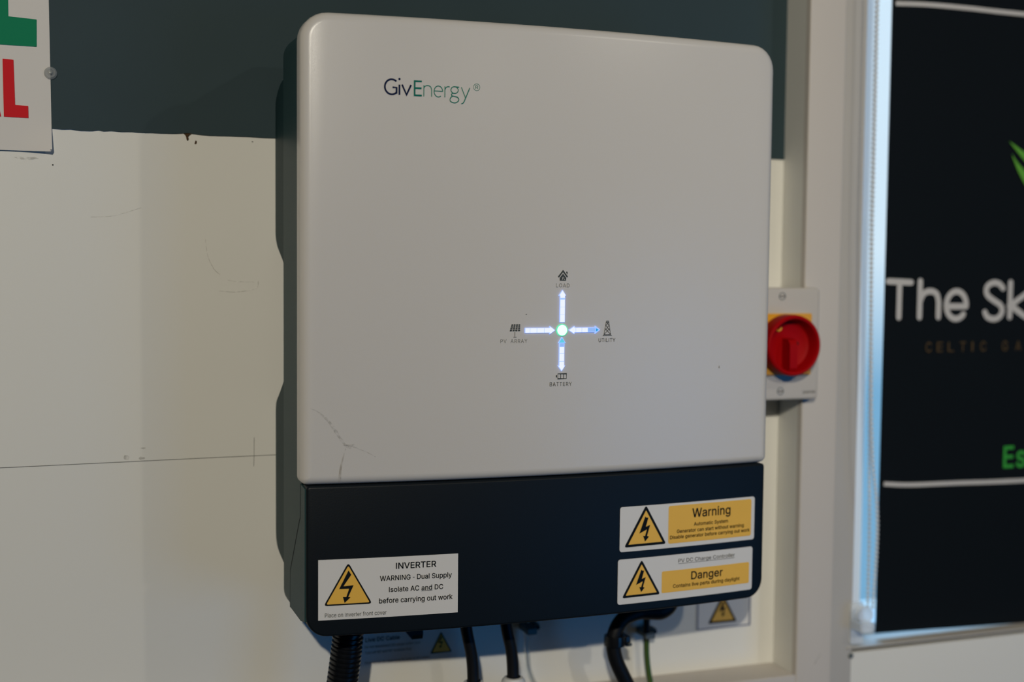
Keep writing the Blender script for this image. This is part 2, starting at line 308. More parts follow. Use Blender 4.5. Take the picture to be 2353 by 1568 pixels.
# lettering outlines: weight > letter > (advance, contours "x y ..." ), thousandths of an em
GLYPHS = {
'b': {
'A': (485, ['201 522 193 519 188 513 7 15 3 1 4 -5 8 -10 16 -13 85 -13 93 -10 98 -4 144 129 335 129 384 -7 390 -12 395 -13 468 -12 473 -8 476 0 472 15 289 513 284 519 276 522', '238 411 279 284 305 212 173 212 210 317']),
'C': (516, ['379 502 342 517 270 529 199 520 144 496 102 461 92 451 57 397 36 335 27 259 36 173 57 111 92 57 101 48 144 13 199 -11 263 -20 299 -18 344 -8 375 5 411 28 440 56 460 85 475 118 486 158 485 165 481 170 473 173 408 173 400 170 395 164 378 120 349 91 311 72 305 71 270 66 227 71 190 87 159 115 137 149 122 194 116 259 122 314 137 360 158 393 164 399 190 421 227 438 263 443 305 438 311 437 349 418 378 389 395 344 403 336 473 335 483 340 486 350 478 381 460 424 440 452 411 481']),
'D': (508, ['52 -10 60 -13 224 -13 297 -4 357 19 402 54 410 62 445 113 467 175 469 186 475 260 467 335 446 395 418 437 403 455 359 490 300 513 229 522 60 522 55 521 48 514 47 0', '138 70 138 439 226 439 271 434 314 417 346 389 367 357 381 312 386 261 384 226 381 198 367 153 346 120 326 103 312 92 271 76 220 70']),
'E': (424, ['383 -10 388 0 388 57 387 62 380 69 138 70 138 216 355 216 363 219 368 229 368 286 367 291 360 298 138 299 138 439 377 440 382 444 385 452 384 514 380 519 372 522 55 521 50 517 47 509 48 -5 52 -10 60 -13 375 -13']),
'G': (526, ['272 529 207 522 192 518 143 496 91 451 57 399 45 365 34 330 27 259 35 173 56 112 92 58 145 12 199 -11 265 -20 322 -14 338 -10 383 7 424 37 433 46 464 87 483 135 491 196 491 256 490 261 483 268 278 268 273 264 270 256 270 199 275 189 283 186 400 186 398 164 385 129 367 104 339 82 308 70 265 66 228 71 190 87 157 118 137 149 121 199 116 249 121 309 140 365 159 395 189 421 226 438 261 443 311 436 348 417 356 409 376 387 395 345 403 337 474 336 479 337 486 344 487 351 478 387 461 422 441 451 412 479 380 501 346 516 306 526']),
'H': (523, ['465 -10 470 0 470 509 467 517 457 522 392 522 387 521 380 514 379 302 138 302 137 514 133 519 125 522 60 522 52 519 47 509 47 0 50 -8 60 -13 125 -13 130 -12 137 -5 138 219 379 219 380 -5 384 -10 392 -13 457 -13']),
'I': (196, ['63 -13 127 -13 135 -10 140 0 140 509 137 517 127 522 63 522 55 519 50 509 50 0 53 -8']),
'L': (399, ['55 521 50 517 47 509 48 -5 52 -10 60 -13 366 -12 371 -8 374 0 374 57 373 62 366 69 138 70 138 509 135 517 125 522']),
'N': (529, ['471 -10 476 0 476 509 473 517 463 522 399 522 394 521 387 514 386 136 352 194 148 515 141 521 136 522 60 522 52 519 47 509 47 0 50 -8 60 -13 125 -13 130 -12 137 -5 138 310 136 377 188 287 375 -6 382 -12 387 -13 463 -13']),
'R': (455, ['55 521 50 517 47 509 47 0 50 -8 60 -13 125 -13 130 -12 137 -5 138 185 239 185 336 3 345 -10 353 -13 428 -13 436 -10 440 -5 440 6 332 202 357 217 380 235 402 265 418 308 422 357 417 401 402 439 380 470 339 501 285 518 241 522', '138 439 239 439 263 437 294 428 308 418 323 398 329 380 332 357 329 324 323 306 313 293 294 279 263 270 240 268 138 268']),
'S': (452, ['232 529 178 524 132 510 96 488 65 457 46 419 39 375 47 324 74 283 122 248 184 225 242 210 290 194 321 172 330 157 333 142 330 121 327 114 318 98 305 85 282 72 252 64 221 62 170 71 148 82 132 97 123 112 117 140 109 149 38 150 30 147 25 137 34 90 52 54 84 20 120 -2 131 -6 170 -17 219 -22 285 -16 327 -2 366 22 396 55 407 76 415 93 421 135 418 172 408 202 366 249 318 276 271 291 219 304 175 319 141 342 131 356 128 373 130 394 140 412 154 426 171 436 194 443 220 446 263 441 294 427 314 407 324 375 332 366 401 365 406 366 413 373 414 381 406 421 387 458 357 488 322 510 301 517 277 524']),
'T': (454, ['257 -13 265 -10 270 0 270 439 422 440 427 444 430 452 429 514 425 519 417 522 27 521 22 517 19 509 19 452 20 447 27 440 180 439 180 0 183 -8 193 -13']),
'V': (485, ['8 519 3 509 6 497 191 -4 196 -10 204 -13 283 -12 291 -4 472 494 476 508 475 514 471 519 463 522 395 522 387 519 382 513 277 210 241 98 205 210 97 513 92 519 84 522 16 522']),
'W': (692, ['680 517 670 522 603 522 595 519 590 512 492 124 472 211 393 512 388 519 380 522 306 522 298 519 293 512 290 501 193 124 172 215 95 512 90 519 82 522 16 522 8 519 4 514 4 502 141 0 145 -8 155 -13 230 -13 235 -12 242 -5 329 312 343 371 357 312 443 -5 447 -10 455 -13 530 -13 538 -10 544 0 682 502 683 509']),
'a': (395, ['345 -10 350 0 350 256 345 296 334 326 318 349 295 370 245 391 191 397 131 388 98 376 74 359 47 331 29 297 29 286 33 281 93 262 105 262 112 268 126 291 153 310 198 318 233 311 246 300 256 290 263 254 260 247 235 240 175 233 119 223 74 206 52 191 30 165 22 144 17 112 23 67 36 39 62 10 88 -7 130 -19 163 -22 221 -11 258 13 263 19 265 -5 272 -12 337 -13', '263 170 263 135 257 111 252 99 242 86 222 70 198 61 167 58 135 64 113 80 105 105 107 120 113 131 138 147 173 155 216 160']),
'b': (430, ['48 521 43 517 40 509 41 -5 45 -10 53 -13 117 -12 124 -5 125 27 134 17 166 -8 203 -19 233 -21 270 -16 280 -14 319 4 347 28 360 42 382 78 397 126 403 195 397 252 382 299 357 338 322 371 280 390 233 397 190 393 165 385 127 354 126 514 122 519 114 522', '249 63 224 60 192 63 168 76 150 94 143 107 137 119 129 149 126 196 129 230 137 259 150 283 169 302 192 313 217 317 237 315 249 313 274 300 290 284 297 271 304 257 312 228 315 183 312 150 304 121 290 94 273 77']),
'c': (401, ['311 368 266 389 249 392 203 397 153 390 108 370 70 336 44 297 28 249 21 192 28 127 44 79 70 40 111 4 153 -14 163 -16 211 -21 257 -15 267 -13 315 11 353 50 375 96 375 107 366 115 311 129 299 129 291 121 281 95 263 76 234 63 210 59 183 62 177 63 153 76 135 95 120 121 111 157 109 181 111 218 120 254 135 281 145 292 153 300 177 313 211 317 238 313 262 301 279 283 290 258 298 250 305 249 338 257 365 264 372 269 375 277 374 283 353 326']),
'd': (430, ['377 521 311 522 306 521 299 514 298 353 259 385 235 393 192 397 145 390 106 373 78 349 67 338 43 299 27 251 25 239 21 183 27 126 43 78 65 42 105 4 140 -12 155 -16 191 -21 222 -19 258 -8 300 26 301 -5 308 -12 372 -13 377 -12 384 -5 385 509 384 514', '176 63 153 76 135 94 121 121 111 157 109 195 112 228 120 257 132 279 153 301 176 313 195 316 208 317 233 313 257 301 273 285 288 259 296 230 299 196 296 150 287 119 280 105 273 92 257 76 232 63 209 60']),
'e': (410, ['151 390 106 369 69 335 43 296 27 248 21 192 27 131 43 81 70 40 80 30 111 4 152 -13 165 -16 218 -21 251 -18 289 -8 320 9 348 34 365 57 376 82 378 91 373 101 368 104 322 115 308 118 301 117 294 111 277 83 250 65 215 59 183 62 157 72 136 90 122 110 113 139 111 156 376 157 381 161 384 169 384 202 381 244 369 288 353 321 335 343 323 355 294 376 268 387 208 397', '111 234 121 266 133 284 142 293 152 302 177 314 201 317 233 314 257 303 273 287 285 267 294 237 294 234']),
'f': (259, ['81 -13 142 -13 147 -12 154 -5 155 314 228 314 236 317 241 327 241 379 238 387 228 392 155 392 157 439 163 450 175 458 200 461 227 455 237 460 242 471 256 521 251 531 229 539 185 543 132 532 110 519 86 495 72 467 68 437 68 392 6 392 1 391 -6 384 -7 327 -2 317 6 314 68 314 68 0 71 -8']),
'g': (431, ['377 391 308 391 301 384 300 352 259 385 234 394 192 397 146 390 103 371 68 338 42 297 27 252 25 240 21 196 25 142 27 130 42 86 68 47 111 13 146 -2 191 -8 229 -5 258 4 298 34 298 -9 292 -42 274 -65 245 -80 204 -84 158 -76 132 -58 109 -31 101 -28 93 -30 50 -54 41 -61 38 -69 39 -75 69 -115 81 -125 128 -152 166 -161 213 -164 253 -160 297 -148 331 -128 360 -99 375 -69 381 -50 385 -14 385 379 384 384', '208 317 233 313 246 307 258 301 274 285 288 260 296 232 299 186 296 153 290 131 276 104 258 86 238 77 201 72 176 75 161 82 151 87 134 104 121 127 112 155 109 199 114 236 121 258 135 284 153 302 176 313']),
'h': (416, ['48 521 43 517 40 509 41 -5 45 -10 53 -13 114 -13 119 -12 126 -5 127 232 130 256 137 277 148 292 155 298 167 306 188 314 213 316 242 311 264 295 278 271 283 238 284 -5 288 -10 296 -13 362 -12 367 -8 370 0 370 246 365 292 353 327 334 354 304 379 285 387 259 394 223 397 181 391 145 373 127 354 126 514 122 519 114 522']),
'i': (172, ['53 -13 114 -13 122 -10 127 0 127 379 124 387 114 392 53 392 45 389 40 379 40 0 43 -8', '32 505 28 486 32 462 48 443 61 434 81 430 106 434 120 443 135 462 139 480 135 505 120 524 106 533 87 537 61 533 48 524']),
'k': (386, ['48 521 43 517 40 509 41 -5 45 -10 53 -13 114 -13 124 -8 127 0 127 136 153 159 286 -10 294 -13 377 -12 384 -5 385 1 382 9 218 215 370 370 373 378 372 384 368 389 360 392 279 391 127 237 126 514 122 519 114 522']),
'l': (171, ['52 -13 113 -13 121 -10 126 0 126 509 123 517 113 522 52 522 44 519 39 509 39 0 42 -8']),
'm': (615, ['567 -8 570 0 570 260 567 291 565 302 553 334 527 367 503 384 480 393 463 397 434 399 375 387 332 356 325 349 321 341 318 340 293 373 263 392 254 394 217 399 169 389 126 357 124 384 117 391 53 392 43 387 40 379 40 0 45 -10 53 -13 114 -13 119 -12 126 -5 127 243 129 261 137 283 151 300 165 309 198 317 225 314 230 311 245 301 258 280 261 263 261 0 266 -10 274 -13 335 -13 340 -12 347 -5 349 253 357 285 381 309 396 315 413 317 443 314 465 303 478 285 483 257 484 -5 488 -10 496 -13 557 -13']),
'n': (415, ['365 -10 370 0 370 246 365 292 354 325 334 354 301 381 259 394 223 397 181 391 145 373 126 352 124 384 117 391 53 392 45 389 40 379 40 0 43 -8 53 -13 114 -13 119 -12 126 -5 127 232 130 256 137 277 148 292 155 298 167 306 188 314 213 316 242 311 264 295 278 271 283 238 284 -5 288 -10 296 -13 357 -13']),
'o': (421, ['153 390 108 370 70 336 44 297 28 249 21 192 28 127 44 79 70 40 111 4 153 -14 203 -21 262 -14 308 6 345 40 372 81 388 127 390 138 394 193 388 249 372 295 345 336 305 372 262 390 211 397', '204 317 238 313 262 300 281 281 295 254 298 244 303 225 306 193 303 150 295 121 281 95 262 76 244 66 238 63 211 59 177 63 153 76 135 95 119 124 112 150 109 181 112 225 120 254 135 281 153 300 171 310 177 313']),
'p': (430, ['48 -155 114 -156 119 -155 126 -148 127 24 167 -8 192 -17 233 -21 280 -14 319 4 347 28 358 39 382 78 397 126 403 183 397 252 382 299 361 332 343 352 319 373 280 390 270 392 233 397 202 395 165 385 125 352 124 384 117 391 53 392 48 391 41 384 40 -143 41 -148', '249 63 224 60 192 63 168 76 150 94 143 107 137 119 129 149 126 196 129 230 137 259 150 283 169 302 192 313 217 317 237 315 249 313 274 300 290 284 297 271 304 257 312 228 315 183 312 150 304 121 290 94 273 77']),
'r': (265, ['48 -12 114 -13 119 -12 126 -5 127 241 129 258 137 278 151 294 165 304 186 311 203 313 243 309 253 314 256 322 256 384 255 389 248 396 210 398 175 392 146 379 126 360 124 384 117 391 53 392 48 391 41 384 40 0 41 -5']),
's': (371, ['230 393 193 397 155 395 142 393 109 382 80 365 54 339 39 311 34 271 40 235 52 214 66 196 100 173 146 157 209 143 233 135 247 125 254 112 255 102 251 88 236 72 213 62 185 58 154 61 131 71 116 86 107 111 99 119 92 120 82 118 33 107 28 104 24 99 23 92 31 63 33 57 50 32 75 8 109 -10 143 -18 189 -21 225 -18 266 -6 296 12 322 38 338 69 344 104 338 144 318 177 311 184 281 206 236 221 173 236 131 254 124 263 122 279 125 292 139 307 160 317 183 320 215 316 235 306 247 292 257 270 263 265 270 264 323 276 334 282 337 290 336 296 310 346 288 368 280 373 260 384']),
't': (233, ['216 -11 223 -6 226 4 215 57 212 62 202 67 178 63 154 65 143 74 139 93 139 314 204 314 212 317 217 327 216 384 212 389 204 392 139 392 139 471 138 476 131 483 60 483 55 479 52 471 52 392 1 391 -4 387 -7 379 -7 327 -4 319 6 314 52 314 52 90 60 46 85 10 119 -10 164 -17 194 -16']),
'u': (416, ['45 389 40 379 40 134 45 89 57 53 77 25 109 -1 137 -12 151 -15 186 -18 228 -12 264 6 284 27 286 -5 293 -12 357 -13 365 -10 370 0 370 379 367 387 357 392 296 392 291 391 284 384 283 148 280 123 270 100 261 88 243 73 222 65 197 63 168 68 146 84 131 109 127 140 126 384 122 389 114 392 53 392']),
'v': (395, ['7 387 4 379 6 370 150 -4 155 -10 163 -13 231 -12 239 -4 249 22 381 367 384 378 383 384 379 389 371 392 305 392 300 391 294 386 220 184 199 116 194 106 174 170 97 383 92 389 84 392 17 392']),
'w': (573, ['557 384 553 389 545 392 480 392 475 391 468 384 397 125 374 221 328 384 324 389 316 392 252 392 244 389 239 382 231 354 194 221 170 124 147 214 99 384 95 389 87 392 23 392 15 389 11 384 11 372 123 3 128 -8 138 -13 199 -13 204 -12 211 -5 275 218 283 253 285 253 307 165 356 -5 360 -10 368 -13 429 -13 437 -10 445 6 550 349 557 372']),
'y': (395, ['44 -152 63 -156 94 -158 145 -148 182 -120 190 -111 217 -62 381 367 384 378 383 384 376 391 305 392 297 389 292 383 215 170 195 106 174 170 95 386 89 391 84 392 17 392 12 391 5 384 4 378 7 367 149 1 140 -30 119 -66 102 -76 61 -73 51 -78 48 -83 34 -137 35 -144']),
},
'r': {
'A': (479, ['201 509 16 0 86 1 135 142 344 142 394 1 463 0 277 508', '238 456 291 289 324 199 155 199 198 322']),
'B': (456, ['60 509 60 0 254 0 303 4 345 18 375 37 400 66 413 99 418 132 414 174 402 204 387 225 364 245 340 257 315 262 316 268 355 285 388 321 395 342 398 379 394 411 381 443 356 472 330 491 291 504 246 509', '125 231 253 231 280 228 307 218 331 199 342 185 352 162 355 134 349 104 329 79 297 63 249 57 125 57', '125 285 125 452 244 452 284 446 315 427 330 404 336 368 333 347 326 331 323 325 306 307 289 296 240 285']),
'C': (510, ['374 490 341 504 270 516 204 508 149 484 110 451 102 443 69 392 48 330 40 259 48 178 69 116 102 65 109 58 149 25 204 1 263 -7 299 -5 339 4 370 17 403 38 430 64 448 90 463 123 473 160 408 160 389 113 356 80 312 59 270 53 227 58 183 76 149 107 125 144 109 192 103 259 109 316 125 365 148 401 156 409 183 432 215 447 227 451 263 456 316 449 356 429 389 396 408 348 473 348 463 386 448 419 430 444 403 471']),
'D': (502, ['60 0 224 0 292 8 350 30 361 38 400 70 433 118 456 186 462 260 455 330 434 390 408 429 395 445 354 478 295 501 229 509 60 509', '125 57 125 452 226 452 271 447 321 428 356 397 379 362 394 314 399 261 397 226 394 196 379 148 356 112 350 106 319 81 276 64 220 57']),
'E': (418, ['375 0 375 57 125 57 125 229 355 229 355 286 125 286 125 452 372 452 372 509 60 509 60 0']),
'G': (520, ['306 513 261 516 207 509 148 484 109 451 95 434 68 392 47 330 40 259 46 184 68 117 102 66 148 25 209 0 273 -7 327 0 378 19 416 47 451 90 472 145 478 196 478 256 283 256 283 199 415 199 410 159 396 122 377 96 346 71 310 57 274 53 223 59 183 76 149 107 125 144 109 192 103 249 109 316 125 365 148 402 182 432 221 450 261 456 316 448 355 428 366 417 387 394 408 349 474 349 465 385 449 417 431 443 417 457 404 469 375 489 341 504']),
'H': (517, ['60 0 125 0 125 232 392 232 392 0 457 0 457 509 392 509 392 289 125 289 125 509 60 509']),
'I': (190, ['63 0 127 0 127 509 63 509']),
'L': (393, ['60 509 60 0 361 0 361 57 125 57 125 509']),
'N': (523, ['60 509 60 0 125 0 125 310 120 430 200 292 385 2 387 0 463 0 463 509 399 509 399 145 403 78 360 157 138 507 136 509']),
'O': (533, ['271 516 209 509 192 503 149 484 103 443 70 394 58 360 48 330 40 259 48 178 69 116 103 65 153 23 204 1 263 -7 325 0 335 3 385 25 431 65 464 114 476 148 486 178 493 249 486 330 465 392 431 443 381 486 330 508', '271 456 311 450 346 435 385 402 409 364 425 316 430 248 425 193 409 145 385 107 346 74 311 59 263 53 222 59 187 74 149 107 125 143 109 192 103 259 109 316 117 341 125 365 149 402 187 435 222 450']),
'P': (444, ['60 0 125 0 125 186 240 186 290 191 333 207 363 230 390 264 404 303 409 344 404 392 390 431 363 465 333 487 290 503 240 509 60 509', '125 242 125 452 238 452 269 449 298 439 321 420 334 401 342 377 344 341 342 318 334 295 315 269 296 255 265 245 238 242']),
'R': (449, ['60 509 60 0 125 0 125 198 241 199 246 199 249 195 352 1 428 0 313 210 334 217 370 243 390 270 405 308 409 347 405 396 390 434 370 462 334 489 285 505 241 509', '125 452 239 452 271 449 299 440 316 428 334 406 342 382 345 357 342 322 334 299 323 285 299 267 271 258 240 255 125 255']),
'S': (446, ['232 516 178 511 137 498 104 478 75 449 58 414 52 375 60 325 88 287 127 260 189 237 247 222 295 206 329 182 342 162 346 142 342 116 339 109 329 91 312 74 289 61 259 52 221 49 165 59 141 71 122 89 111 107 104 137 38 137 46 95 64 59 92 30 125 10 136 6 170 -4 219 -9 280 -4 322 10 358 32 386 63 395 81 403 98 408 135 405 172 396 197 358 239 313 264 266 279 214 292 170 307 133 332 119 351 115 373 117 394 129 419 146 436 164 447 199 457 229 459 264 454 301 438 326 413 337 378 401 378 394 416 377 450 349 478 317 498 296 505 277 511']),
'T': (448, ['257 0 257 452 417 452 417 509 32 509 32 452 193 452 193 0']),
'U': (517, ['60 509 60 169 66 123 85 79 116 41 150 17 202 -2 264 -8 316 -2 364 15 401 41 433 79 452 128 457 169 457 509 393 509 393 174 389 143 378 114 360 90 332 68 299 56 264 52 219 56 188 67 162 85 140 114 128 143 124 174 124 509']),
'V': (479, ['16 509 203 1 278 0 463 509 394 508 289 205 264 130 242 53 193 205 85 508']),
'Y': (472, ['203 0 268 0 268 209 455 509 381 509 379 507 277 340 252 296 237 260 221 295 202 328 93 507 91 509 16 509 203 209']),
'a': (389, ['337 0 337 256 333 291 322 321 308 341 287 360 235 380 191 384 136 376 103 364 82 349 57 323 41 291 100 274 116 299 148 322 198 331 241 322 254 310 268 295 276 253 273 242 266 235 236 227 182 221 124 211 79 194 60 181 42 160 34 139 30 112 35 72 48 44 70 20 93 5 124 -5 163 -9 216 1 250 23 269 49 272 52 277 52 277 0', '276 190 276 135 271 111 263 92 252 78 229 59 203 49 167 45 129 52 102 72 92 108 95 125 105 141 136 160 173 168 243 178 260 182']),
'b': (424, ['53 509 53 0 112 0 112 59 118 59 136 33 171 4 197 -5 233 -8 270 -3 314 16 348 47 370 83 385 131 390 183 386 239 370 294 347 330 314 361 275 378 233 384 195 381 170 373 141 350 132 340 120 321 114 319 114 509', '216 47 183 53 161 65 139 87 125 114 116 148 113 196 116 231 122 254 125 264 139 290 162 313 172 318 191 326 223 330 254 325 281 311 301 291 316 262 324 233 328 183 325 149 319 126 316 116 301 87 280 66 254 51']),
'c': (395, ['306 356 256 378 211 384 158 378 116 360 80 328 56 292 40 244 34 192 40 132 56 84 80 48 116 16 163 -3 211 -8 257 -2 307 21 341 55 363 102 304 117 292 88 270 65 244 52 210 46 172 51 146 65 124 88 108 116 98 157 96 181 98 218 108 259 124 288 135 300 146 311 172 325 204 330 243 325 269 312 280 301 290 290 303 262 362 277 341 321']),
'd': (424, ['372 509 311 509 311 319 306 319 289 344 254 373 230 381 192 384 150 378 111 361 77 330 55 294 38 239 34 183 39 131 55 83 77 47 110 16 155 -3 191 -8 228 -5 251 3 257 7 290 34 307 59 313 59 313 0 372 0', '209 47 171 51 146 65 124 87 109 116 99 149 96 183 100 233 108 262 123 289 146 312 159 319 171 325 202 330 238 325 264 312 284 292 301 261 309 231 312 196 309 148 299 114 284 85 264 65 249 57 237 51']),
'e': (404, ['208 384 161 379 151 376 114 359 79 327 55 291 39 243 34 182 40 131 55 86 80 48 116 16 152 1 165 -3 218 -8 251 -5 281 3 312 19 338 42 353 62 365 91 306 105 287 75 255 53 215 46 178 50 150 61 126 82 112 102 100 137 97 169 371 169 371 202 368 244 357 283 341 316 325 335 295 361 267 374', '97 221 99 242 108 269 123 292 145 313 157 319 172 326 201 330 238 326 264 314 283 295 297 272 308 231 308 221']),
'f': (253, ['81 0 142 0 142 327 228 327 228 379 142 379 142 423 145 444 153 459 170 470 200 474 217 472 227 468 243 519 243 521 238 523 224 527 185 530 134 519 115 507 96 487 84 462 81 437 81 379 6 379 6 327 81 327']),
'g': (425, ['372 379 313 379 313 319 308 319 305 322 285 349 252 374 229 382 204 384 151 378 111 361 78 330 54 292 38 240 34 196 38 142 54 91 84 49 112 27 151 10 200 5 229 8 253 16 284 38 304 66 311 68 311 -9 304 -48 281 -76 266 -84 250 -92 211 -97 153 -88 124 -68 101 -41 51 -69 83 -111 133 -140 166 -148 213 -151 253 -147 286 -138 323 -118 350 -91 363 -64 368 -50 372 -14', '208 330 238 325 251 319 265 312 285 292 300 265 308 237 312 186 309 152 302 126 286 96 265 75 243 65 233 62 201 59 171 63 156 70 144 76 123 97 109 122 99 153 96 199 99 231 102 241 109 263 124 291 146 313 171 325']),
'h': (410, ['357 0 357 246 353 287 341 322 324 346 296 369 265 380 223 384 186 379 153 363 124 333 114 313 114 509 53 509 53 0 114 0 114 232 117 258 126 284 143 305 160 317 180 325 206 329 247 323 274 303 290 276 296 238 296 0']),
'i': (166, ['53 0 114 0 114 379 53 379', '44 500 41 486 44 467 56 453 66 446 81 443 101 446 112 453 123 467 126 480 123 500 112 514 101 521 87 524 66 521 56 514']),
'l': (165, ['52 0 113 0 113 509 52 509']),
'm': (609, ['557 0 557 260 554 291 541 329 519 357 496 373 463 384 434 386 384 376 380 375 340 346 322 322 318 309 316 309 309 332 285 363 258 380 217 386 171 376 130 344 118 324 112 308 112 379 53 379 53 0 114 0 114 243 117 267 126 290 143 310 157 320 197 330 225 327 235 323 255 309 270 285 274 263 274 0 335 0 335 249 343 284 345 291 375 321 394 328 413 330 448 326 472 314 490 290 496 257 496 0']),
'n': (409, ['357 0 357 246 354 279 342 320 324 346 296 369 265 380 232 384 191 380 153 363 124 333 112 308 112 379 53 379 53 0 114 0 114 232 117 258 126 284 143 305 160 317 180 325 206 329 247 323 274 303 290 276 296 238 296 0']),
'o': (415, ['158 378 116 360 80 328 56 292 40 244 34 192 40 132 56 84 80 48 116 16 163 -3 211 -8 257 -2 300 16 335 48 360 86 377 138 381 193 376 244 359 292 335 328 300 360 252 379 203 384', '204 330 243 325 269 311 292 288 307 259 310 249 316 226 319 193 315 145 307 116 292 88 269 65 249 54 239 50 211 46 172 51 146 65 124 88 107 119 99 149 96 181 100 230 108 259 124 288 146 311 166 322 176 326']),
'p': (424, ['53 -143 114 -143 114 59 118 59 121 56 141 28 172 4 197 -5 233 -8 275 -2 314 16 348 47 370 83 386 139 390 195 385 247 370 294 347 330 314 361 270 379 233 384 195 381 170 373 135 344 118 319 112 319 112 379 53 379', '216 47 183 53 161 65 139 87 125 114 116 148 113 196 116 231 122 254 125 264 139 290 162 313 172 318 191 326 223 330 254 325 281 311 301 291 316 262 324 233 328 183 325 149 319 126 316 116 301 87 280 66 254 51']),
'r': (259, ['53 0 114 0 114 241 117 263 125 283 143 304 158 315 181 323 213 326 243 322 243 384 210 385 184 381 155 369 129 346 115 321 112 321 112 379 53 379']),
's': (365, ['225 381 193 384 155 382 114 370 88 355 64 331 51 306 47 271 52 240 74 206 105 185 151 169 214 155 238 147 257 133 266 118 268 101 262 80 243 61 218 50 185 45 149 49 125 59 104 80 94 107 36 94 45 62 60 40 83 18 114 2 143 -5 189 -8 225 -5 261 6 288 22 312 46 326 74 331 104 326 139 316 157 303 174 276 194 231 209 174 222 125 242 112 257 109 279 114 300 132 318 160 330 190 333 220 328 242 317 248 311 258 299 268 277 324 290 300 338 280 358 255 372']),
't': (227, ['211 1 213 4 202 54 178 50 167 50 147 54 137 60 131 69 128 75 126 93 126 327 204 327 204 379 126 379 126 471 65 471 65 379 6 379 6 327 65 327 65 90 72 51 93 20 124 2 164 -4 194 -3']),
'u': (410, ['53 379 53 134 56 101 69 58 87 33 114 11 145 -1 178 -5 218 -1 256 16 286 46 298 72 298 0 357 0 357 379 296 379 296 148 293 121 283 96 271 80 259 69 250 62 230 54 204 50 163 56 136 76 119 104 114 140 114 379']),
'v': (389, ['17 379 162 1 226 0 371 379 304 378 227 165 196 61 194 61 193 64 187 89 162 165 85 378']),
'y': (389, ['49 -140 63 -143 94 -145 140 -136 178 -106 205 -57 371 379 304 378 227 165 202 89 195 61 162 165 85 378 17 379 163 0 152 -35 129 -75 105 -89 61 -86 47 -137']),
},
}
_gc = {}
def glyph(c, w):
    """advance, vertices and triangles of one letter"""
    if (c, w) not in _gc:
        a, cs = GLYPHS[w][c]; L = []
        for q in cs:
            q = list(map(int, q.split())); L.append([Vector((q[i]/1000, q[i+1]/1000, 0)) for i in range(0, len(q), 2)])
        V = [(p.x, p.y) for q in L for p in q]
        _gc[c, w] = (a/1000, V, [tuple(t) for t in tessellate_polygon(L)])
    return _gc[c, w]
def text(name, s, x0, x1, zb, cap, S, off, mt, parent, w='r', space=0, label=None):
    """flat lettering: x0..x1 wide, baseline zb, capital height cap"""
    H = glyph('H', w)[1]; hi = max(p[1] for p in H); lo = min(p[1] for p in H)
    V = []; F = []; x = 0
    for c in s:
        if c == ' ': x += .20+space; continue
        if c == '-': V_, F_, adv = [(.03, .17), (.21, .17), (.21, .24), (.03, .24)], [(0, 1, 2, 3)], .24
        else: adv, V_, F_ = glyph(c, w)
        k = len(V); V += [(x+p[0], p[1]) for p in V_]; F += [tuple(i+k for i in f) for f in F_]; x += adv+space
    xa = min(p[0] for p in V); xb = max(p[0] for p in V); k = (x1-x0)/(xb-xa); kz = cap/(hi-lo)
    v = [(x0+(p[0]-xa)*k, S(x0+(p[0]-xa)*k)-off, zb+(p[1]-lo)*kz) for p in V]
    return obj(name, v, F, mt, parent, 'flat', label)
def rpoly(P, r, n=4):
    out = []; N = len(P)
    for i in range(N):
        p = Vector(P[i]); a = (Vector(P[i-1])-p).normalized(); b = (Vector(P[(i+1) % N])-p).normalized()
        ang = a.angle(b); d = r/math.tan(ang/2); s, e_ = p+a*d, p+b*d
        for k in range(n+1):
            t = k/n; out.append(tuple((1-t)**2*s+2*t*(1-t)*p+t*t*e_))
    return out
def inset_tri(P, d):
    c = Vector((sum(p[0] for p in P)/3, sum(p[1] for p in P)/3)); N = []
    for i in range(3):
        p = Vector(P[i]); a = (Vector(P[i-1])-p).normalized(); b = (Vector(P[(i+1) % 3])-p).normalized()
        bi = (a+b).normalized(); N.append(tuple(p+bi*d/math.sin(a.angle(b)/2)))
    return N

# ------------------------------------------------------------------ the setting
ZF, ZC, X0, X1, YF = -1.25, 1.3, -2.3, 2.9, -4.2
struct(MB().box(X0, X1, YF, .12, ZF-.05, ZF).make('floor', M['floor']))
struct(MB().box(X0, X1, YF, .12, ZC, ZC+.05).make('ceiling', M['room']))
struct(MB().box(X0-.05, X0, YF, .12, ZF, ZC).make('wall_left', M['room']))
struct(MB().box(X1, X1+.05, YF, .12, ZF, ZC).make('wall_right', M['room']))
struct(MB().box(X0-.05, X1+.05, YF-.05, YF, ZF, ZC).make('wall_front', M['room']))
WX0, WX1, WZ0, WZ1 = .5690, 1.75, -.091, 1.05
mb = MB(); mb.box(X0, .5015, 0, .12, ZF, ZC); mb.box(.5015, WX0, -.035, .12, ZF, ZC); mb.box(WX0, WX1, -.035, .12, ZF, WZ0-.0045); mb.box(WX0, WX1, -.004, .12, WZ0-.0045, WZ0)
mb.box(WX0, WX1, -.035, .12, WZ1, ZC); mb.box(WX1, X1, -.035, .12, ZF, ZC)
wall = struct(mb.make('wall_back', M['wall']))
S0 = flat(0.0)
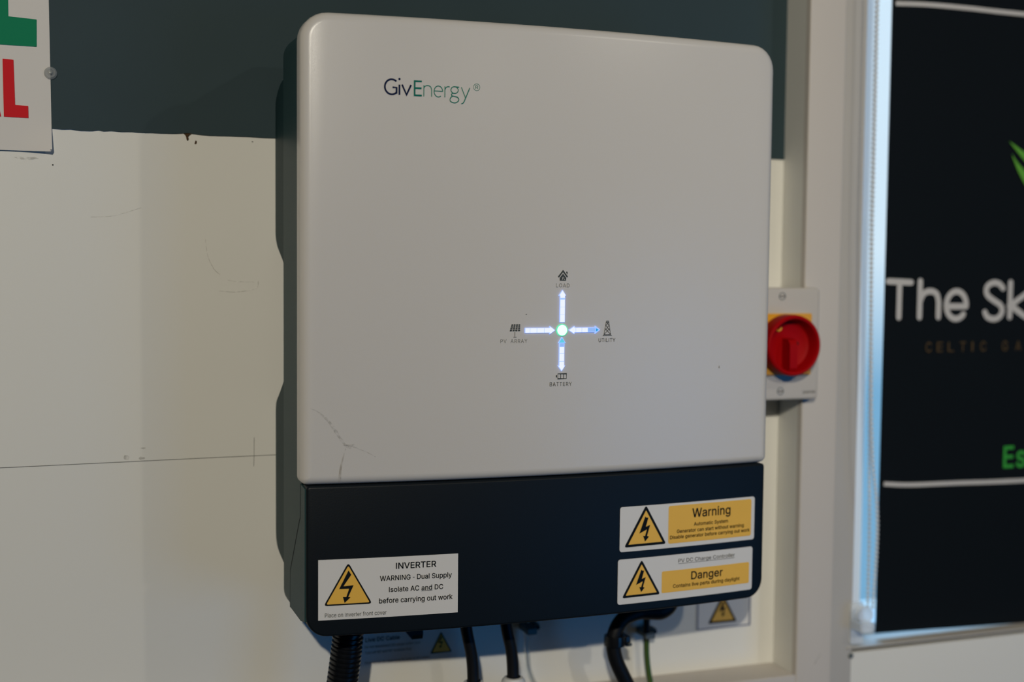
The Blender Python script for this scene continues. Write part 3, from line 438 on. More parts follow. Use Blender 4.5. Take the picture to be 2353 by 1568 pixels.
# dark upper panel with a slightly chipped lower edge
top = ZC; xs = [X0]; x = -.60
while x < .5: xs.append(x); x += .004+random.random()*.006
xs.append(.5015); P = []
for x in xs:
    z = .3957
    if -.16 < x < -.13: z += random.uniform(-.0010, .0006)
    elif -.0765 < x < -.066: z += .0012
    else: z += random.uniform(-.00025, .00025)
    P.append((x, z))
mb = MB(); N = len(P)
v = [(x, -.0012, z) for x, z in P]+[(x, -.0012, top) for x, z in P]+[(x, 0, z) for x, z in P]+[(x, 0, top) for x, z in P]
f = []
for i in range(N-1): f += [(i, i+1, N+i+1, N+i), (i, 2*N+i, 2*N+i+1, i+1)]
mb.add(v, f); mb.make('dark_panel', M['dark'], wall, label='dark slate painted upper panel')
# board pieces showing at chipped spots
def blob(cx, cz, a, b, n=9, j=.35):
    return [(cx+a*math.cos(2*PI*i/n)*(1+random.uniform(-j, j)), cz+b*math.sin(2*PI*i/n)*(1+random.uniform(-j, j))) for i in range(n)]
polys('chipped_spot', [[(-.0757, .3962), (-.0690, .3966), (-.0712, .3952), (-.0722, .3940), (-.0717, .3925), (-.0724, .3908), (-.0733, .3912), (-.0737, .3930), (-.0742, .3948)]], S0, .0014, M['rust'], wall, 'brown chipped board edge')
polys('chipped_spot', [blob(-.0656, .3893, .0010, .0017)], S0, .0003, M['rust'], wall, 'brown chipped board edge')
for q in (blob(-.0187, .3919, .0006, .0005), blob(-.1785, .3668, .0006, .0006)): poly('speck', q, S0, .0003, M['pencil'], wall)
# pencil set-out line and tick
mb = MB(); pts = [(X0+.0, .1205), (-.45, .1216), (-.2213, .1225), (-.12, .1231), (-.06, .1235), (0.006, .1237)]
stroke_mb(mb, pts, .00042, S0, .0003, rnd=False); stroke_mb(mb, [(-.0179, .1395), (-.0181, .1225), (-.0184, .1145)], .0003, S0, .0003, rnd=False)
mb.make('pencil_line', M['pencil'], wall, 'flat')
mb = MB()
stroke_mb(mb, smoothpts([(-.0582, .3088, 0), (-.0565, .2960, 0), (-.0520, .2850, 0), (-.0460, .2790, 0)]), .0005, S0, .0003, rnd=False)
stroke_mb(mb, smoothpts([(-.0470, .2655, 0), (-.0350, .2645, 0), (-.0220, .2660, 0), (-.0150, .2690, 0), (-.0140, .2740, 0)]), .0006, S0, .00035, rnd=False)
stroke_mb(mb, smoothpts([(-.0400, .2745, 0), (-.0320, .2735, 0), (-.0180, .2730, 0)]), .0004, S0, .0003, rnd=False)
stroke_mb(mb, smoothpts([(-.150, .3255, 0), (-.132, .3270, 0), (-.110, .3340, 0)]), .0004, S0, .0003, rnd=False)
mb.add([(x, -.0003, z) for x, z in blob(-.1235, .1265, .0025, .0022)], [tuple(range(9))]); mb.add([(x, -.0003, z) for x, z in blob(-.111, .1256, .0022, .0012)], [tuple(range(9))])
mb.add([(x, -.0003, z) for x, z in blob(-.110, .134, .002, .0006)], [tuple(range(9))]); mb.add([(x, -.0003, z) for x, z in blob(-.199, .3715, .009, .0012)], [tuple(range(9))])
mb.make('scuff_mark', M['scuff'], wall, 'flat')
# framing boards
struct(MB().bbox(.5015, .5415, -.0425, -.0352, ZF, ZC, .0012).make('trim_1', M['trim'], None, True))
struct(MB().bbox(X0, .5015, -.0425, 0, ZF, -.1085, .0012).make('trim_2', M['trim'], None, True))
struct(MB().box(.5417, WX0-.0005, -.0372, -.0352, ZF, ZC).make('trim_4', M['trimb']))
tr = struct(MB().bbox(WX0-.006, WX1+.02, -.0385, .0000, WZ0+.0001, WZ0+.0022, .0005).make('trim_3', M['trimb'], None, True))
polys('scuff_mark', [[(.5292, -.0900), (.5297, -.0905), (.5245, -.097), (.5212, -.1030), (.5206, -.1028), (.5232, -.0968)]], flat(-.0425), .0003, M['scuff'], bpy.data.objects['trim_1'])
# window behind the blind
win = bpy.data.objects.new('window_1', None); C.objects.link(win); win.location = (WX0, .015, WZ0); ORG['window_1'] = Vector(win.location); win['kind'] = 'structure'
mb = MB(); fwid = .0365
mb.bbox(WX0, WX0+fwid, .000, .05, WZ0, WZ1, .003); mb.bbox(WX1-fwid, WX1, .000, .05, WZ0, WZ1, .003)
mb.bbox(WX0+fwid-.002, WX1-fwid+.002, .001, .05, WZ0, WZ0+.012, .003); mb.bbox(WX0+fwid-.002, WX1-fwid+.002, .001, .05, WZ1-.04, WZ1, .003)
mb.make('window_frame', M['frame'], win, True)
MB().box(WX0+fwid-.004, WX1-fwid+.004, .020, .024, WZ0+.01, WZ1-.035).make('window_pane', M['glass'], win)

# ------------------------------------------------------------------ inverter
inv = root('inverter', 'large white wall-mounted inverter with a dark lower cover and lit arrow display', 'inverter', (.203, -.07, 0))
def shell(mb, x0, x1, z0, z1, rt_, rb, yb, re, n=7, m=26, rtR=None):
    """bowed front cover: rounded outline, rounded front edge, closed back"""
    def loop(ins):
        a0, a1, b0, b1 = x0+ins, x1-ins, z0+ins, z1-ins
        T = []; B = []; r = max(rt_-ins, .0004); q = max(rb-ins, .0004)
        for i in range(n+1):
            t = PI-i/n*PI/2; T.append((a0+r+r*math.cos(t), b1-r+r*math.sin(t)))
            B.append((a0+q+q*math.cos(t), b0+q-q*math.sin(t)))
        for i in range(1, m):
            T.append((a0+r+(a1-a0-2*r)*i/m, b1)); B.append((a0+q+(a1-a0-2*q)*i/m, b0))
        for i in range(n+1):
            t = PI/2-i/n*PI/2; T.append((a1-r+r*math.cos(t), b1-r+r*math.sin(t)))
            B.append((a1-q+q*math.cos(t), b0+q-q*math.sin(t)))
        return T, B
    levels = [('b', yb, .0012), ('b', yb-.0012, 0), ('f', re, 0)]
    for i in range(1, 7):
        t = i/6*PI/2; levels.append(('f', re*(1-math.sin(t)), re*(1-math.cos(t))))
    v = []; K = None
    for kd, y, ins in levels:
        T, B = loop(ins); K = len(T)
        for x, z in T+B[::-1]: v.append((x, (y if kd == 'b' else bow(x)+y), z))
    N = 2*K; f = []
    for j in range(len(levels)-1):
        for i in range(N): f.append((j*N+i, j*N+(i+1) % N, (j+1)*N+(i+1) % N, (j+1)*N+i))
    b = (len(levels)-1)*N
    for i in range(K-1): f.append((b+i, b+i+1, b+N-2-i, b+N-1-i)); f.append((i, N-1-i, N-2-i, i+1))
    mb.add(v, f)
mb = MB(); shell(mb, -.0036, .4076, .1187, .4797, .021, .006, -.1175, .0075)
front = mb.make('front_cover', M['cover'], inv, True, 'white coated front cover')
mb = MB(); shell(mb, .0004, .4042, .0003, .1183, .003, .016, -.116, .0020)
low = mb.make('lower_cover', M['navy'], inv, True, 'dark navy lower cover')
mb = MB(); mb.xprism([(-.1165, .1175), (-.1165, .0906), (-.1135, .0884), (-.0752, .0400), (-.0735, .012), (-.0735, .009), (-.1175, .009), (-.1330, .012), (-.1335, .1160)], -.0006, .004)
mb.make('side_cheek', M['body'], low, False, 'grey side of the lower cover')
# body
mb = MB(); A = rrect(.0002, .4042, .0002, .4740, .016, 8); NB = len(A)
lv = [(-.0385, .002), (-.0405, .0), (-.1172, 0)]
v = []
for y, ins in lv: v += [(p[0], y, p[1]) for p in rrect(.0002+ins, .4042-ins, .0002+ins, .4740-ins, .016-ins, 8)]
f = [(j*NB+i, j*NB+(i+1) % NB, (j+1)*NB+(i+1) % NB, (j+1)*NB+i) for j in range(2) for i in range(NB)]
mb.add(v, f+[tuple(range(NB)), tuple(range(2*NB, 3*NB))]); mb.make('body', M['body'], inv, True, 'grey metal casing')
prof = rpoly([(-.041, .4400), (-.022, .4400), (-.0012, .4290), (-.0012, .3060), (-.016, .3010), (-.036, .2915), (-.041, .2890)], .004)
prof = [(-.0405, .4400)]+[tuple(p) for p in smoothpts([(-.034, .4400, 0), (-.022, .4375, 0), (-.008, .4310, 0), (-.0006, .4230, 0), (-.0004, .4120, 0)], 5)]
prof = [(p[0], p[1]) for p in prof]+[(-.0004, .3170)]
prof += [(p[0], p[1]) for p in smoothpts([(-.001, .3120, 0), (-.008, .3045, 0), (-.022, .2975, 0), (-.035, .2915, 0), (-.0405, .288, 0)], 5)]
prof += [(-.0405, .1925)]+[(p[0], p[1]) for p in smoothpts([(-.036, .1893, 0), (-.018, .1785, 0), (-.004, .1705, 0), (-.0004, .163, 0)], 5)]
prof += [(p[0], p[1]) for p in smoothpts([(-.0004, .058, 0), (-.003, .0495, 0), (-.012, .0435, 0), (-.034, .0385, 0), (-.0405, .0375, 0)], 5)]
MB().xprism(prof, .0006, .4036).make('rear_housing', M['bodyr'], inv, True, 'notched grey rear housing', 25)
# dark joints
mb = MB()
g = [(-.1165, .1180), (-.1163, .0903), (-.1130, .0880), (-.0745, .0398), (-.0729, .0130), (-.0735, .0085)]
for a, b in zip(g[:-1], g[1:]):
    d = Vector((b[0]-a[0], b[1]-a[1])).normalized(); n_ = Vector((-d.y, d.x))*.0007
    mb.add([(-.0007, a[0]+n_.x, a[1]+n_.y), (-.0007, b[0]+n_.x, b[1]+n_.y), (-.0007, b[0]-n_.x, b[1]-n_.y), (-.0007, a[0]-n_.x, a[1]-n_.y)], [(0, 1, 2, 3)])
mb.box(-.0010, .0010, -.1190, -.1160, .1200, .4580)
mb.make('joint', M['black'], inv)
# cable entries below
for cx, cy, q in ((.0475, -.072, .0135), (.1520, -.072, .009), (.1880, -.072, .009), (.350, -.07, .013)):
    mb = MB(); mb.lathe([(q, .012), (q, -.006), (q-.0012, -.007)], (cx, cy, 0), 'z', 20); mb.make('cable_entry', M['blackp'], inv, True)
mb = MB(); mb.xprism([(-.035, .010), (-.056, .010), (-.055, -.030), (-.053, -.034), (-.040, -.032)], .1085, .1180)
mb.add([(.1010, -.055, -.024), (.1085, -.055, -.034), (.1085, -.055, .008), (.0985, -.055, .008), (.1010, -.045, -.024), (.1085, -.045, -.034), (.1085, -.045, .008), (.0985, -.045, .008)],
       [(0, 1, 2, 3), (4, 7, 6, 5), (0, 4, 5, 1), (1, 5, 6, 2), (2, 6, 7, 3), (3, 7, 4, 0)])
mb.make('dc_connector', M['rubber'], inv)
SB = bow
# logo
lg = strokes('logo', [ell(.0645, .42495, .0053, .0057, 48, 312, 28)+[(.0682, .4200), (.0682, .4245), (.0651, .4246)],
     [(.0704, .4191), (.0704, .4269)], [(.0704, .4308), (.0704, .4310)], [(.0724, .4270), (.0759, .4194), (.0794, .4270)]], .00135, SB, .0003, M['navyink'], inv, False, 'dark blue lettering')
mb = MB(); mb.add([(.0704+.0009*math.cos(k*PI/6), SB(.0704)-.0003, .4311+.0009*math.sin(k*PI/6)) for k in range(12)], [tuple(range(12))]); mb.make('lettering', M['navyink'], lg, 'flat')
strokes('lettering', [[(.0822, .4187), (.0822, .4306)], [(.0816, .43005), (.0878, .43005)], [(.0822, .4248), (.0876, .4248)], [(.0816, .4193), (.0878, .4193)]], .0013, SB, .0003, M['green'], lg, False)
ss = lambda L: [(p[0], p[1]) for p in smoothpts([(a, b, 0) for a, b in L], 6)]
strokes('lettering', [[(.0894, .4187), (.0894, .4272)], ss([(.0894, .4247), (.0902, .4264), (.0925, .4271), (.0946, .4263), (.0955, .4240)])+[(.0955, .4187)],
     [(.1042, .4232), (.0976, .4233)], ell(.1008, .4230, .0034, .0042, 0, 305, 30), [(.1059, .4187), (.1059, .4272)], ss([(.1059, .4244), (.1066, .4260), (.1080, .4270), (.1097, .4270)]),
     ['o', ell(.1136, .4247, .0029, .0026, 0, 345, 24)], [(.1146, .4272), (.1173, .4270)], ss([(.1124, .4224), (.1111, .4212), (.1116, .4202), (.1135, .4198), (.1158, .4193), (.1170, .4178), (.1163, .4160), (.1135, .4148), (.1106, .4158), (.1100, .4173), (.1108, .4190), (.1120, .4199)]),
     [(.1190, .4270), (.1224, .4189)], ss([(.1257, .4269), (.1224, .4189), (.1207, .4153), (.1190, .4143)])], .00062, SB, .0003, M['green2'], lg, False)
strokes('lettering', [['o', ell(.1314, .4277, .0026, .0026, 0, 352, 40)]], .0003, SB, .0003, M['green2'], lg)
text('lettering', 'R', .1304, .1325, .4264, .0027, SB, .0003, M['green2'], lg)
# display
cx, cz = .2047, .2376
circ = lambda r_, n=32: [(cx+r_*math.cos(k*2*PI/n), cz+r_*math.sin(k*2*PI/n)) for k in range(n)]
dl = slab('status_light', circ(.0049), SB, .0010, M['ledg'], inv, 'glowing green-white round light')
poly('lens', circ(.0043), SB, .0011, M['ledgw'], dl)
def arrow(P, segs, label):
    c = (sum(p[0] for p in P)/len(P), sum(p[1] for p in P)/len(P))
    G = []
    for p in P:
        G.append(p)
    # grow outline by 0.35 mm
    grown = []; N = len(P); area = sum(P[i][0]*P[(i+1) % N][1]-P[(i+1) % N][0]*P[i][1] for i in range(N)); sg = 1 if area > 0 else -1
    for i in range(N):
        p = Vector(P[i]); a = (p-Vector(P[i-1])).normalized(); b = (Vector(P[(i+1) % N])-p).normalized()
        na = Vector((a.y, -a.x))*sg; nb = Vector((b.y, -b.x))*sg; nn = (na+nb).normalized(); k = .00022/max(.5, nn.dot(na)); grown.append(tuple(p+nn*k))
    o = slab('indicator_arrow', grown, SB, .0010, M['ledb'], inv, label)
    for sgm, mm in segs: poly('segment', sgm, SB, .0011, M[mm], o)
R4 = lambda a, b, c, d: [(a, c), (b, c), (b, d), (a, d)]
sx0, sx1, g = .2028, .2067, .00009
arrow([(sx0, .2441), (sx1, .2441), (sx1, .2655), (.2075, .2655), (.2047, .2696), (.2018, .2655), (sx0, .2655)],
      [(R4(sx0, sx1, .2441, .2502-g), 'ledw'), (R4(sx0, sx1, .2502+g, .2563-g), 'ledw'), (R4(sx0, sx1, .2563+g, .2623-g), 'ledw'),
       ([(sx0, .2636), (sx1, .2636), (sx1, .2655), (.2075, .2655), (.2047, .2696), (.2018, .2655), (sx0, .2655)], 'ledw')], 'glowing arrow pointing up to the load symbol')
hz0, hz1 = .2358, .2394
arrow([(.1731, hz0), (.1941, hz0), (.1941, .2347), (.1984, .2376), (.1941, .2406), (.1941, hz1), (.1731, hz1)],
      [(R4(.1731, .1769, hz0, hz1), 'ledw'), (R4(.1772, .1828, hz0, hz1), 'ledw'), (R4(.1831, .1890, hz0, hz1), 'ledw'),
       ([(.1893, hz0), (.1941, hz0), (.1941, .2347), (.1984, .2376), (.1941, .2406), (.1941, hz1), (.1893, hz1)], 'ledw')], 'glowing arrow from the solar panel symbol')
arrow([(.2107, .2376), (.2153, .2347), (.2153, hz0), (.2340, hz0), (.2340, .2347), (.2380, .2376), (.2340, .2405), (.2340, hz1), (.2153, hz1), (.2153, .2405)],
      [([(.2107, .2376), (.2153, .2347), (.2153, hz0), (.2165, hz0), (.2165, hz1), (.2153, hz1), (.2153, .2405)], 'ledw'),
       (R4(.2168, .2218, hz0, hz1), 'ledw'), (R4(.2221, .2272, hz0, hz1), 'ledw'), (R4(.2275, .2340, hz0+.0003, hz1-.0003), 'ledm'), ([(.2346, .2362), (.2370, .2376), (.2346, .2390)], 'ledd')], 'glowing two-headed arrow to the utility symbol')
arrow([(.2047, .2048), (.2074, .2088), (.2066, .2088), (.2066, .2273), (.2075, .2273), (.2046, .2317), (.2018, .2273), (.2026, .2273), (.2026, .2088), (.2017, .2088)],
      [([(.2047, .2048), (.2074, .2088), (.2066, .2088), (.2066, .2122), (.2026, .2122), (.2026, .2088), (.2017, .2088)], 'ledw'),
       (R4(.2026, .2066, .2127, .2187), 'ledw'), (R4(.2026, .2066, .2190, .2240), 'ledw'), (R4(.2029, .2063, .2243, .2270), 'ledm'), ([(.2020, .2276), (.2073, .2276), (.2046, .2314)], 'ledc')], 'glowing two-headed arrow to the battery symbol')
# symbols and words round the display
hs = strokes('load_symbol', [[(.2012, .2803), (.2052, .2852), (.2091, .2803)]], .0012, SB, .0003, M['inkg'], inv, False)
polys('house_icon', [[(.2024, .2775), (.2080, .2775), (.2080, .2797), (.2052, .2831), (.2024, .2797)], [(.2077, .2847), (.2091, .2847), (.2091, .2823), (.2083, .2833)]], SB, .0003, M['inkg'], hs)
strokes('plug_mark', [ss([(.2042, .2782), (.2050, .2789), (.2046, .2796), (.2053, .2804), (.2060, .2797)]), [(.2056, .2793), (.2070, .2779)]], .00035, SB, .0005, M['cover'], hs, False)
text('lettering', 'LOAD', .1994, .2110, .2722, .0030, SB, .0003, M['inkl'], hs, 'r', .06)
cells = []
for r_ in range(4):
    for c_ in range(4):
        def pt(u, v): return (.1598+.0017*v+(.0093-.0017*v)*u+.0001, .2369+.0058*v)
        u0, u1, v0, v1 = c_/4+.025, (c_+1)/4-.03, r_/4+.03, (r_+1)/4-.035
        cells.append([pt(u0, v0), pt(u1, v0), pt(u1, v1), pt(u0, v1)])
sp = polys('solar_symbol', cells, SB, .0003, M['inkg'], inv)
strokes('stand_icon', [[(.1646, .2364), (.1646, .2325)], [(.1634, .2323), (.1659, .2323)]], .0006, SB, .0003, M['inkl'], sp, False)
text('lettering', 'PV  ARRAY', .1526, .1752, .2277, .0030, SB, .0003, M['inkl'], sp, 'r', .06)
ut = strokes('pylon_symbol', [[(.2441, .2440), (.2420, .2328)], [(.2464, .2440), (.2484, .2328)], [(.2410, .2328), (.2494, .2328)], [(.2437, .2438), (.2468, .2438)], [(.2440, .2447), (.2465, .2447)],
     [(.2421, .2336), (.2483, .2336)], [(.2421, .2337), (.2472, .2385)], [(.2483, .2337), (.2432, .2385)], [(.2432, .2372), (.2466, .2412)], [(.2471, .2372), (.2437, .2412)], [(.2437, .2412), (.2462, .2438)], [(.2467, .2412), (.2442, .2438)],
     [(.2443, .2438), (.2443, .2449)], [(.2462, .2438), (.2462, .2449)]], .00042, SB, .0003, M['inkg'], inv, False)
text('lettering', 'UTILITY', .2374, .2526, .2276, .0030, SB, .0003, M['inkg'], ut, 'r', .02)
bt = strokes('battery_symbol', [['o', R4(.2017, .2092, .1983, .2023)], [(.2042, .1983), (.2042, .2023)], [(.2067, .1983), (.2067, .2023)]], .0006, SB, .0003, M['inkg'], inv, False)
polys('battery_tip', [R4(.2000, .2010, .1994, .2012)], SB, .0003, M['inkg'], bt)
text('lettering', 'BATTERY', .1948, .2140, .1924, .0032, SB, .0003, M['inkg'], bt, 'r', .06)
# grime
mb = MB()
P = ss([(.0032, .1786), (.0085, .1762), (.0135, .1722), (.0180, .1672), (.0220, .1612), (.0262, .1545), (.0300, .1498), (.0345, .1482), (.0390, .1478)])
stroke_mb(mb, P, .001, SB, .00035, rnd=False, W=[.0005+.0022*math.sin(PI*min(1, i/len(P)*1.05))**2*(.6+.4*random.random()) for i in range(len(P))])
stroke_mb(mb, ss([(.0300, .1500), (.0380, .1474), (.0460, .1440), (.0530, .1400)]), .0006, SB, .0004, rnd=False)
mb.add([(x, SB(x)-.0004, z) for x, z in blob(.0335, .1490, .005, .0016, 12)], [tuple(range(12))])
mb.make('stain', M['stain'], front, 'flat', 'grey diagonal grime streak')
mb = MB(); P = ss([(.0300, .1470), (.0280, .1400), (.0264, .1330), (.0256, .1260), (.0254, .1210)])
stroke_mb(mb, P, .0022, SB, .00035, rnd=False, W=[.0006+.0020*(i/len(P)) for i in range(len(P))]); mb.make('stain', M['drip'], front, 'flat', 'brownish vertical drip mark')
for q in (blob(.3535, .2045, .0004, .0012), blob(.1740, .2505, .0006, .0004)): poly('speck', q, SB, .0004, M['inkl'], front)

# stickers -------------------------------------------------------------
def hazard(T, bolt, S, off, parent, wd, rr, ym='yellow', im='ink'):
    t = poly('hazard_triangle', rpoly(T, rr), S, off, M[im], parent)
    poly('triangle_fill', rpoly(inset_tri(T, wd), max(rr-wd*.7, .0004)), S, off+.0002, M[ym], parent)
    poly('bolt_arrow', bolt, S, off+.0004, M[im], parent)
st1 = colrect('sticker', .0092, .1190, .0136, .0609, 0, SB, .0005, M['label'], inv, back=.0001, label='white rectangular inverter warning sticker with dual supply text')
B1 = [(.0322, .0521), (.0343, .0485), (.0283, .0398), (.0361, .0402), (.0320, .0312), (.0338, .0309), (.0292, .0266), (.0279, .0314), (.0305, .0312), (.0327, .0377), (.0250, .0377)]
hazard([(.0321, .0582), (.0132, .0247), (.0507, .0249)], B1, SB, .0007, st1, .0012, .0017)
TX = lambda s, a, b, z, c, p, mm='ink', bo='b', S=SB, off=.0008: text('lettering', s, a, b, z, c, S, off, M[mm], p, bo)
TX('INVERTER', .0691, .1012, .0513, .0049, st1); TX('WARNING - Dual Supply', .0566, .1139, .0423, .0041, st1)
TX('Isolate AC and DC', .0637, .1069, .0332, .0041, st1); colrect('underline', .0892, .0981, .0326, .0329, 0, SB, .0008, M['ink'], st1)
TX('before carrying out work', .0560, .1146, .0246, .0042, st1); TX('Place on inverter front cover', .0142, .0619, .0157, .0033, st1, 'inkg', 'r')
st2 = colrect('sticker', .2592, .3936, .0524, .0901, .0022, SB, .0005, M['label'], inv, back=.0001, label='white and yellow generator warning sticker')
def bolt2(ax, az, k): # lightning arrow
    Q = [(0, 0), (.0011, -.0011), (.0030, -.0013), (.0007, -.0088), (.0048, -.0075), (.0020, -.0166), (.0038, -.0174), (.0001, -.0213), (-.0018, -.0163), (.0000, -.0167), (.0017, -.0112), (-.0054, -.0142)]
    return [(ax+a*k, az+b*k) for a, b in Q]
hazard([(.2834, .0905), (.2632, .0560), (.3034, .0562)], bolt2(.2826, .0811, 1), SB, .0007, st2, .0022, .0016)
colrect('yellow_panel', .3052, .3900, .0560, .0882, .0018, SB, .0008, M['yellow'], st2)
TX('Warning', .3285, .3676, .0768, .0078, st2, off=.0011); TX('Automatic System', .3303, .3652, .0696, .0030, st2, off=.0011)
TX('Generator can start without warning', .3134, .3820, .0645, .0030, st2, off=.0011); TX('Disable generator before carrying out work', .3068, .3884, .0598, .0030, st2, off=.0011)
st3 = colrect('sticker', .2579, .3922, .0082, .0461, .0022, SB, .0005, M['label'], inv, back=.0001, label='white and yellow danger sticker for the charge controller')
hazard([(.2800, .0447), (.2618, .0134), (.2984, .0136)], bolt2(.2796, .0364, .9), SB, .0007, st3, .0020, .0015)
colrect('yellow_panel', .2996, .3888, .0143, .0328, .0012, SB, .0008, M['yellow'], st3)
TX('PV DC Charge Controller', .3156, .3732, .0390, .0032, st3, off=.0008, bo='r'); colrect('underline', .3156, .3732, .0379, .0382, 0, SB, .0008, M['ink'], st3)
TX('Danger', .3284, .3607, .0234, .0070, st3, off=.0011); TX('Contains live parts during daylight', .3105, .3786, .0178, .0031, st3, off=.0011)

# ------------------------------------------------------------------ sheet of paper at the left
sg = root('safety_sign', 'white laminated paper sign with large green and red letters at the left edge', 'sign', (-.34, -.001, .3770))
nx, nz = 36, 30; v = []
def sheet(x, z):
    d = math.hypot(x+.179, z-.377); c = max(0, 1-d/.030)
    e_ = max(0, 1-(z-.377)/.02)*max(0, 1-abs(x+.20)/.2)
    return -.0017-.0045*c*c-.0008*e_
for k in (0, 1):
    for i in range(nz+1):
        for j in range(nx+1):
            z = .377+(.40)*(i/nz)**1.6; x = -.50+(.3210-(z-.377)*.010)*(1-(1-j/nx)**1.6)
            zz = z+.0013*(1-(x+.5)/.321) if i == 0 else z
            if j == nx and i == 0: x -= .0016; zz += .0010
            v.append((x, sheet(x, z)+(.0003 if k else 0), zz))
W_ = nx+1; f = []; N = (nx+1)*(nz+1)
for i in range(nz):
    for j in range(nx): q = (i*W_+j, i*W_+j+1, (i+1)*W_+j+1, (i+1)*W_+j); f += [q, tuple(a+N for a in q[::-1])]
for j in range(nx): f.append((j, N+j, N+j+1, j+1)); f.append((nz*W_+j, nz*W_+j+1, N+nz*W_+j+1, N+nz*W_+j))
for i in range(nz): f.append((i*W_+nx, (i+1)*W_+nx, N+(i+1)*W_+nx, N+i*W_+nx))
obj('sheet', v, f, M['paper'], sg, True)
SS = flat(-.0019)
poly('letter', [(-.2310, .4600), (-.1897, .4600), (-.1895, .4814), (-.2105, .4824), (-.2108, .560), (-.2310, .560)], SS, .0004, M['sgreen'], sg, 'bold green letter L')
poly('letter', [(-.2148, .4035), (-.1965, .4032), (-.1966, .4128), (-.2063, .4131), (-.2071, .4486), (-.2152, .4490)], SS, .0004, M['sred'], sg, 'bold red letter L')
polys('letter', [[(-.2215, .4035), (-.2168, .4035), (-.2260, .4490), (-.2340, .4490)], [(-.2490, .4035), (-.2420, .4035), (-.2290, .4490), (-.2340, .4490)], [(-.245, .412), (-.225, .412), (-.226, .420), (-.244, .420)]], SS, .0004, M['sred'], sg, 'bold red letter A')
pin = root('drawing_pin', 'small round clear plastic pin on the right edge of the paper sign', 'pin', (-.1795, -.0027, .4397))
mb = MB(); mb.lathe([(.0003, -.0034), (.0012, -.0032), (.0016, -.0022), (.0024, -.0014), (.0030, -.0020), (.0037, -.0018), (.0048, -.0004), (.0050, .0004), (.0001, .0006)], (-.1795, -.0027, .4397), 'y', 32)
mb.make('pin_cap', M['pinc'], pin, True)
MB().lathe([(.0007, -.0012), (.0007, .0004)], (-.1795, -.0031, .4397), 'y', 12).make('pin_shaft', M['screw'], pin, True)

# ------------------------------------------------------------------ wall labels below the inverter
l1 = colrect('warning_label', .0765, .1680, -.0700, -.0200, 0, S0, .0006, M['label'], None, back=.0001)
tag(l1, 'white live cable label on the wall in shadow under the inverter beside the corrugated conduit', 'label')
TL = lambda s, a, b, z, c, p, mm='ink', bo='r': text('lettering', s, a, b, z, c, S0, .0009, M[mm], p, bo)
TL('Live DC Cable', .0802, .1120, -.0485, .0038, l1, bo='b')
TL('Do not disconnect DC plugs under load', .0798, .1312, -.0542, .0022, l1, 'inkg'); TL('Turn off AC and DC isolators first', .0799, .1230, -.0594, .0022, l1, 'inkg')
TL('Place across DC cable from PV array to DC isolator', .0799, .1407, -.0684, .0021, l1, 'inkg')
hazard([(.1510, -.0450), (.1408, -.0648), (.1614, -.0648)], [(.1510+(a-.0322)*.42, -.0488+(b-.0521)*.45) for a, b in B1], S0, .0009, l1, .0011, .0008)
l2 = colrect('warning_label', .4130, .4750, -.0690, .020, 0, S0, .0006, M['label'], None, back=.0001)
tag(l2, 'blue-outlined label with hazard triangle on the wall below the inverter right corner', 'label')
strokes('outline', [['o', R4(.4146, .4732, -.0672, .0185)]], .0013, S0, .0009, M['outl'], l2)
hazard([(.4424, -.0335), (.4262, -.0626), (.4586, -.0626)], bolt2(.4420, -.0412, .72), S0, .0009, l2, .0022, .0012)

# ------------------------------------------------------------------ conduit and cables
PS = smoothpts([(.0488, -.072, .004), (.0480, -.072, -.018), (.0452, -.071, -.045), (.0400, -.069, -.085), (.0330, -.066, -.140), (.0280, -.064, -.210)], 60)
# resample evenly
L = [0]
for a, b in zip(PS[:-1], PS[1:]): L.append(L[-1]+(b-a).length)
def at(s):
    for i in range(len(L)-1):
        if L[i+1] >= s: return PS[i].lerp(PS[i+1], (s-L[i])/(L[i+1]-L[i]+1e-9))
    return PS[-1]
pp = []; rr = []; s = 0; pitch_ = .0040
while s < L[-1]-.0005:
    ph = (s/pitch_) % 1; pp.append(at(s)); rr.append(.0130 if ph < .55 else .0112); s += pitch_/6
tag(MB().tube(pp, rr, 28).make('corrugated_conduit', M['blackp'], None, True, angle=50), 'black ribbed flexible conduit leaving the left underside of the inverter', 'conduit')
def cable(name, P, r, mt, label, cat='cable', n=10, group=None): return tag(MB().tube(smoothpts(P, n), r, 14).make(name, mt, None, True), label, cat, group)
for (xa, xb, lab) in ((.1505, .1590, 'left of the two straight black cables dropping into white glands under the inverter'), (.1870, .1957, 'right of the two straight black cables dropping into white glands under the inverter')):
    cable('power_cable', [(xa, -.072, .002), (xa+.0012, -.071, -.022), (xb-.0015, -.070, -.050), (xb, -.070, -.075), (xb, -.070, -.094)], .0052, M['rubber'], lab)
trunk = tag(MB().bbox(.110, .240, -.098, -.0435, -.34, -.097, .003).make('junction_box', M['body'], None, True), 'grey box under the two white cable glands', 'box')
for cx_, lab in ((.1592, 'white cable gland at the lower end of the left straight black cable'), (.1960, 'white cable gland at the lower end of the right straight black cable')):
    gl = root('cable_gland', lab, 'gland', (cx_, -.070, -.097))
    mb = MB(); mb.lathe([(.0056, 0), (.0085, -.0006), (.0105, -.0035), (.0112, -.008), (.0112, -.016), (.0108, -.017)], (cx_, -.070, -.0705), 'z', 24); mb.make('dome_nut', M['pvc'], gl, True)
    mb = MB(); mb.lathe([(.0128, 0), (.0132, -.001), (.0132, -.0093), (.0125, -.0095)], (cx_, -.070, -.0875), 'z', 6); mb.make('locknut', M['pvc'], gl)
    mb = MB(); mb.lathe([(.0062, -.0002), (.0062, .0012), (.0053, .0014)], (cx_, -.070, -.0710), 'z', 20); mb.make('seal', M['rubber'], gl, True)
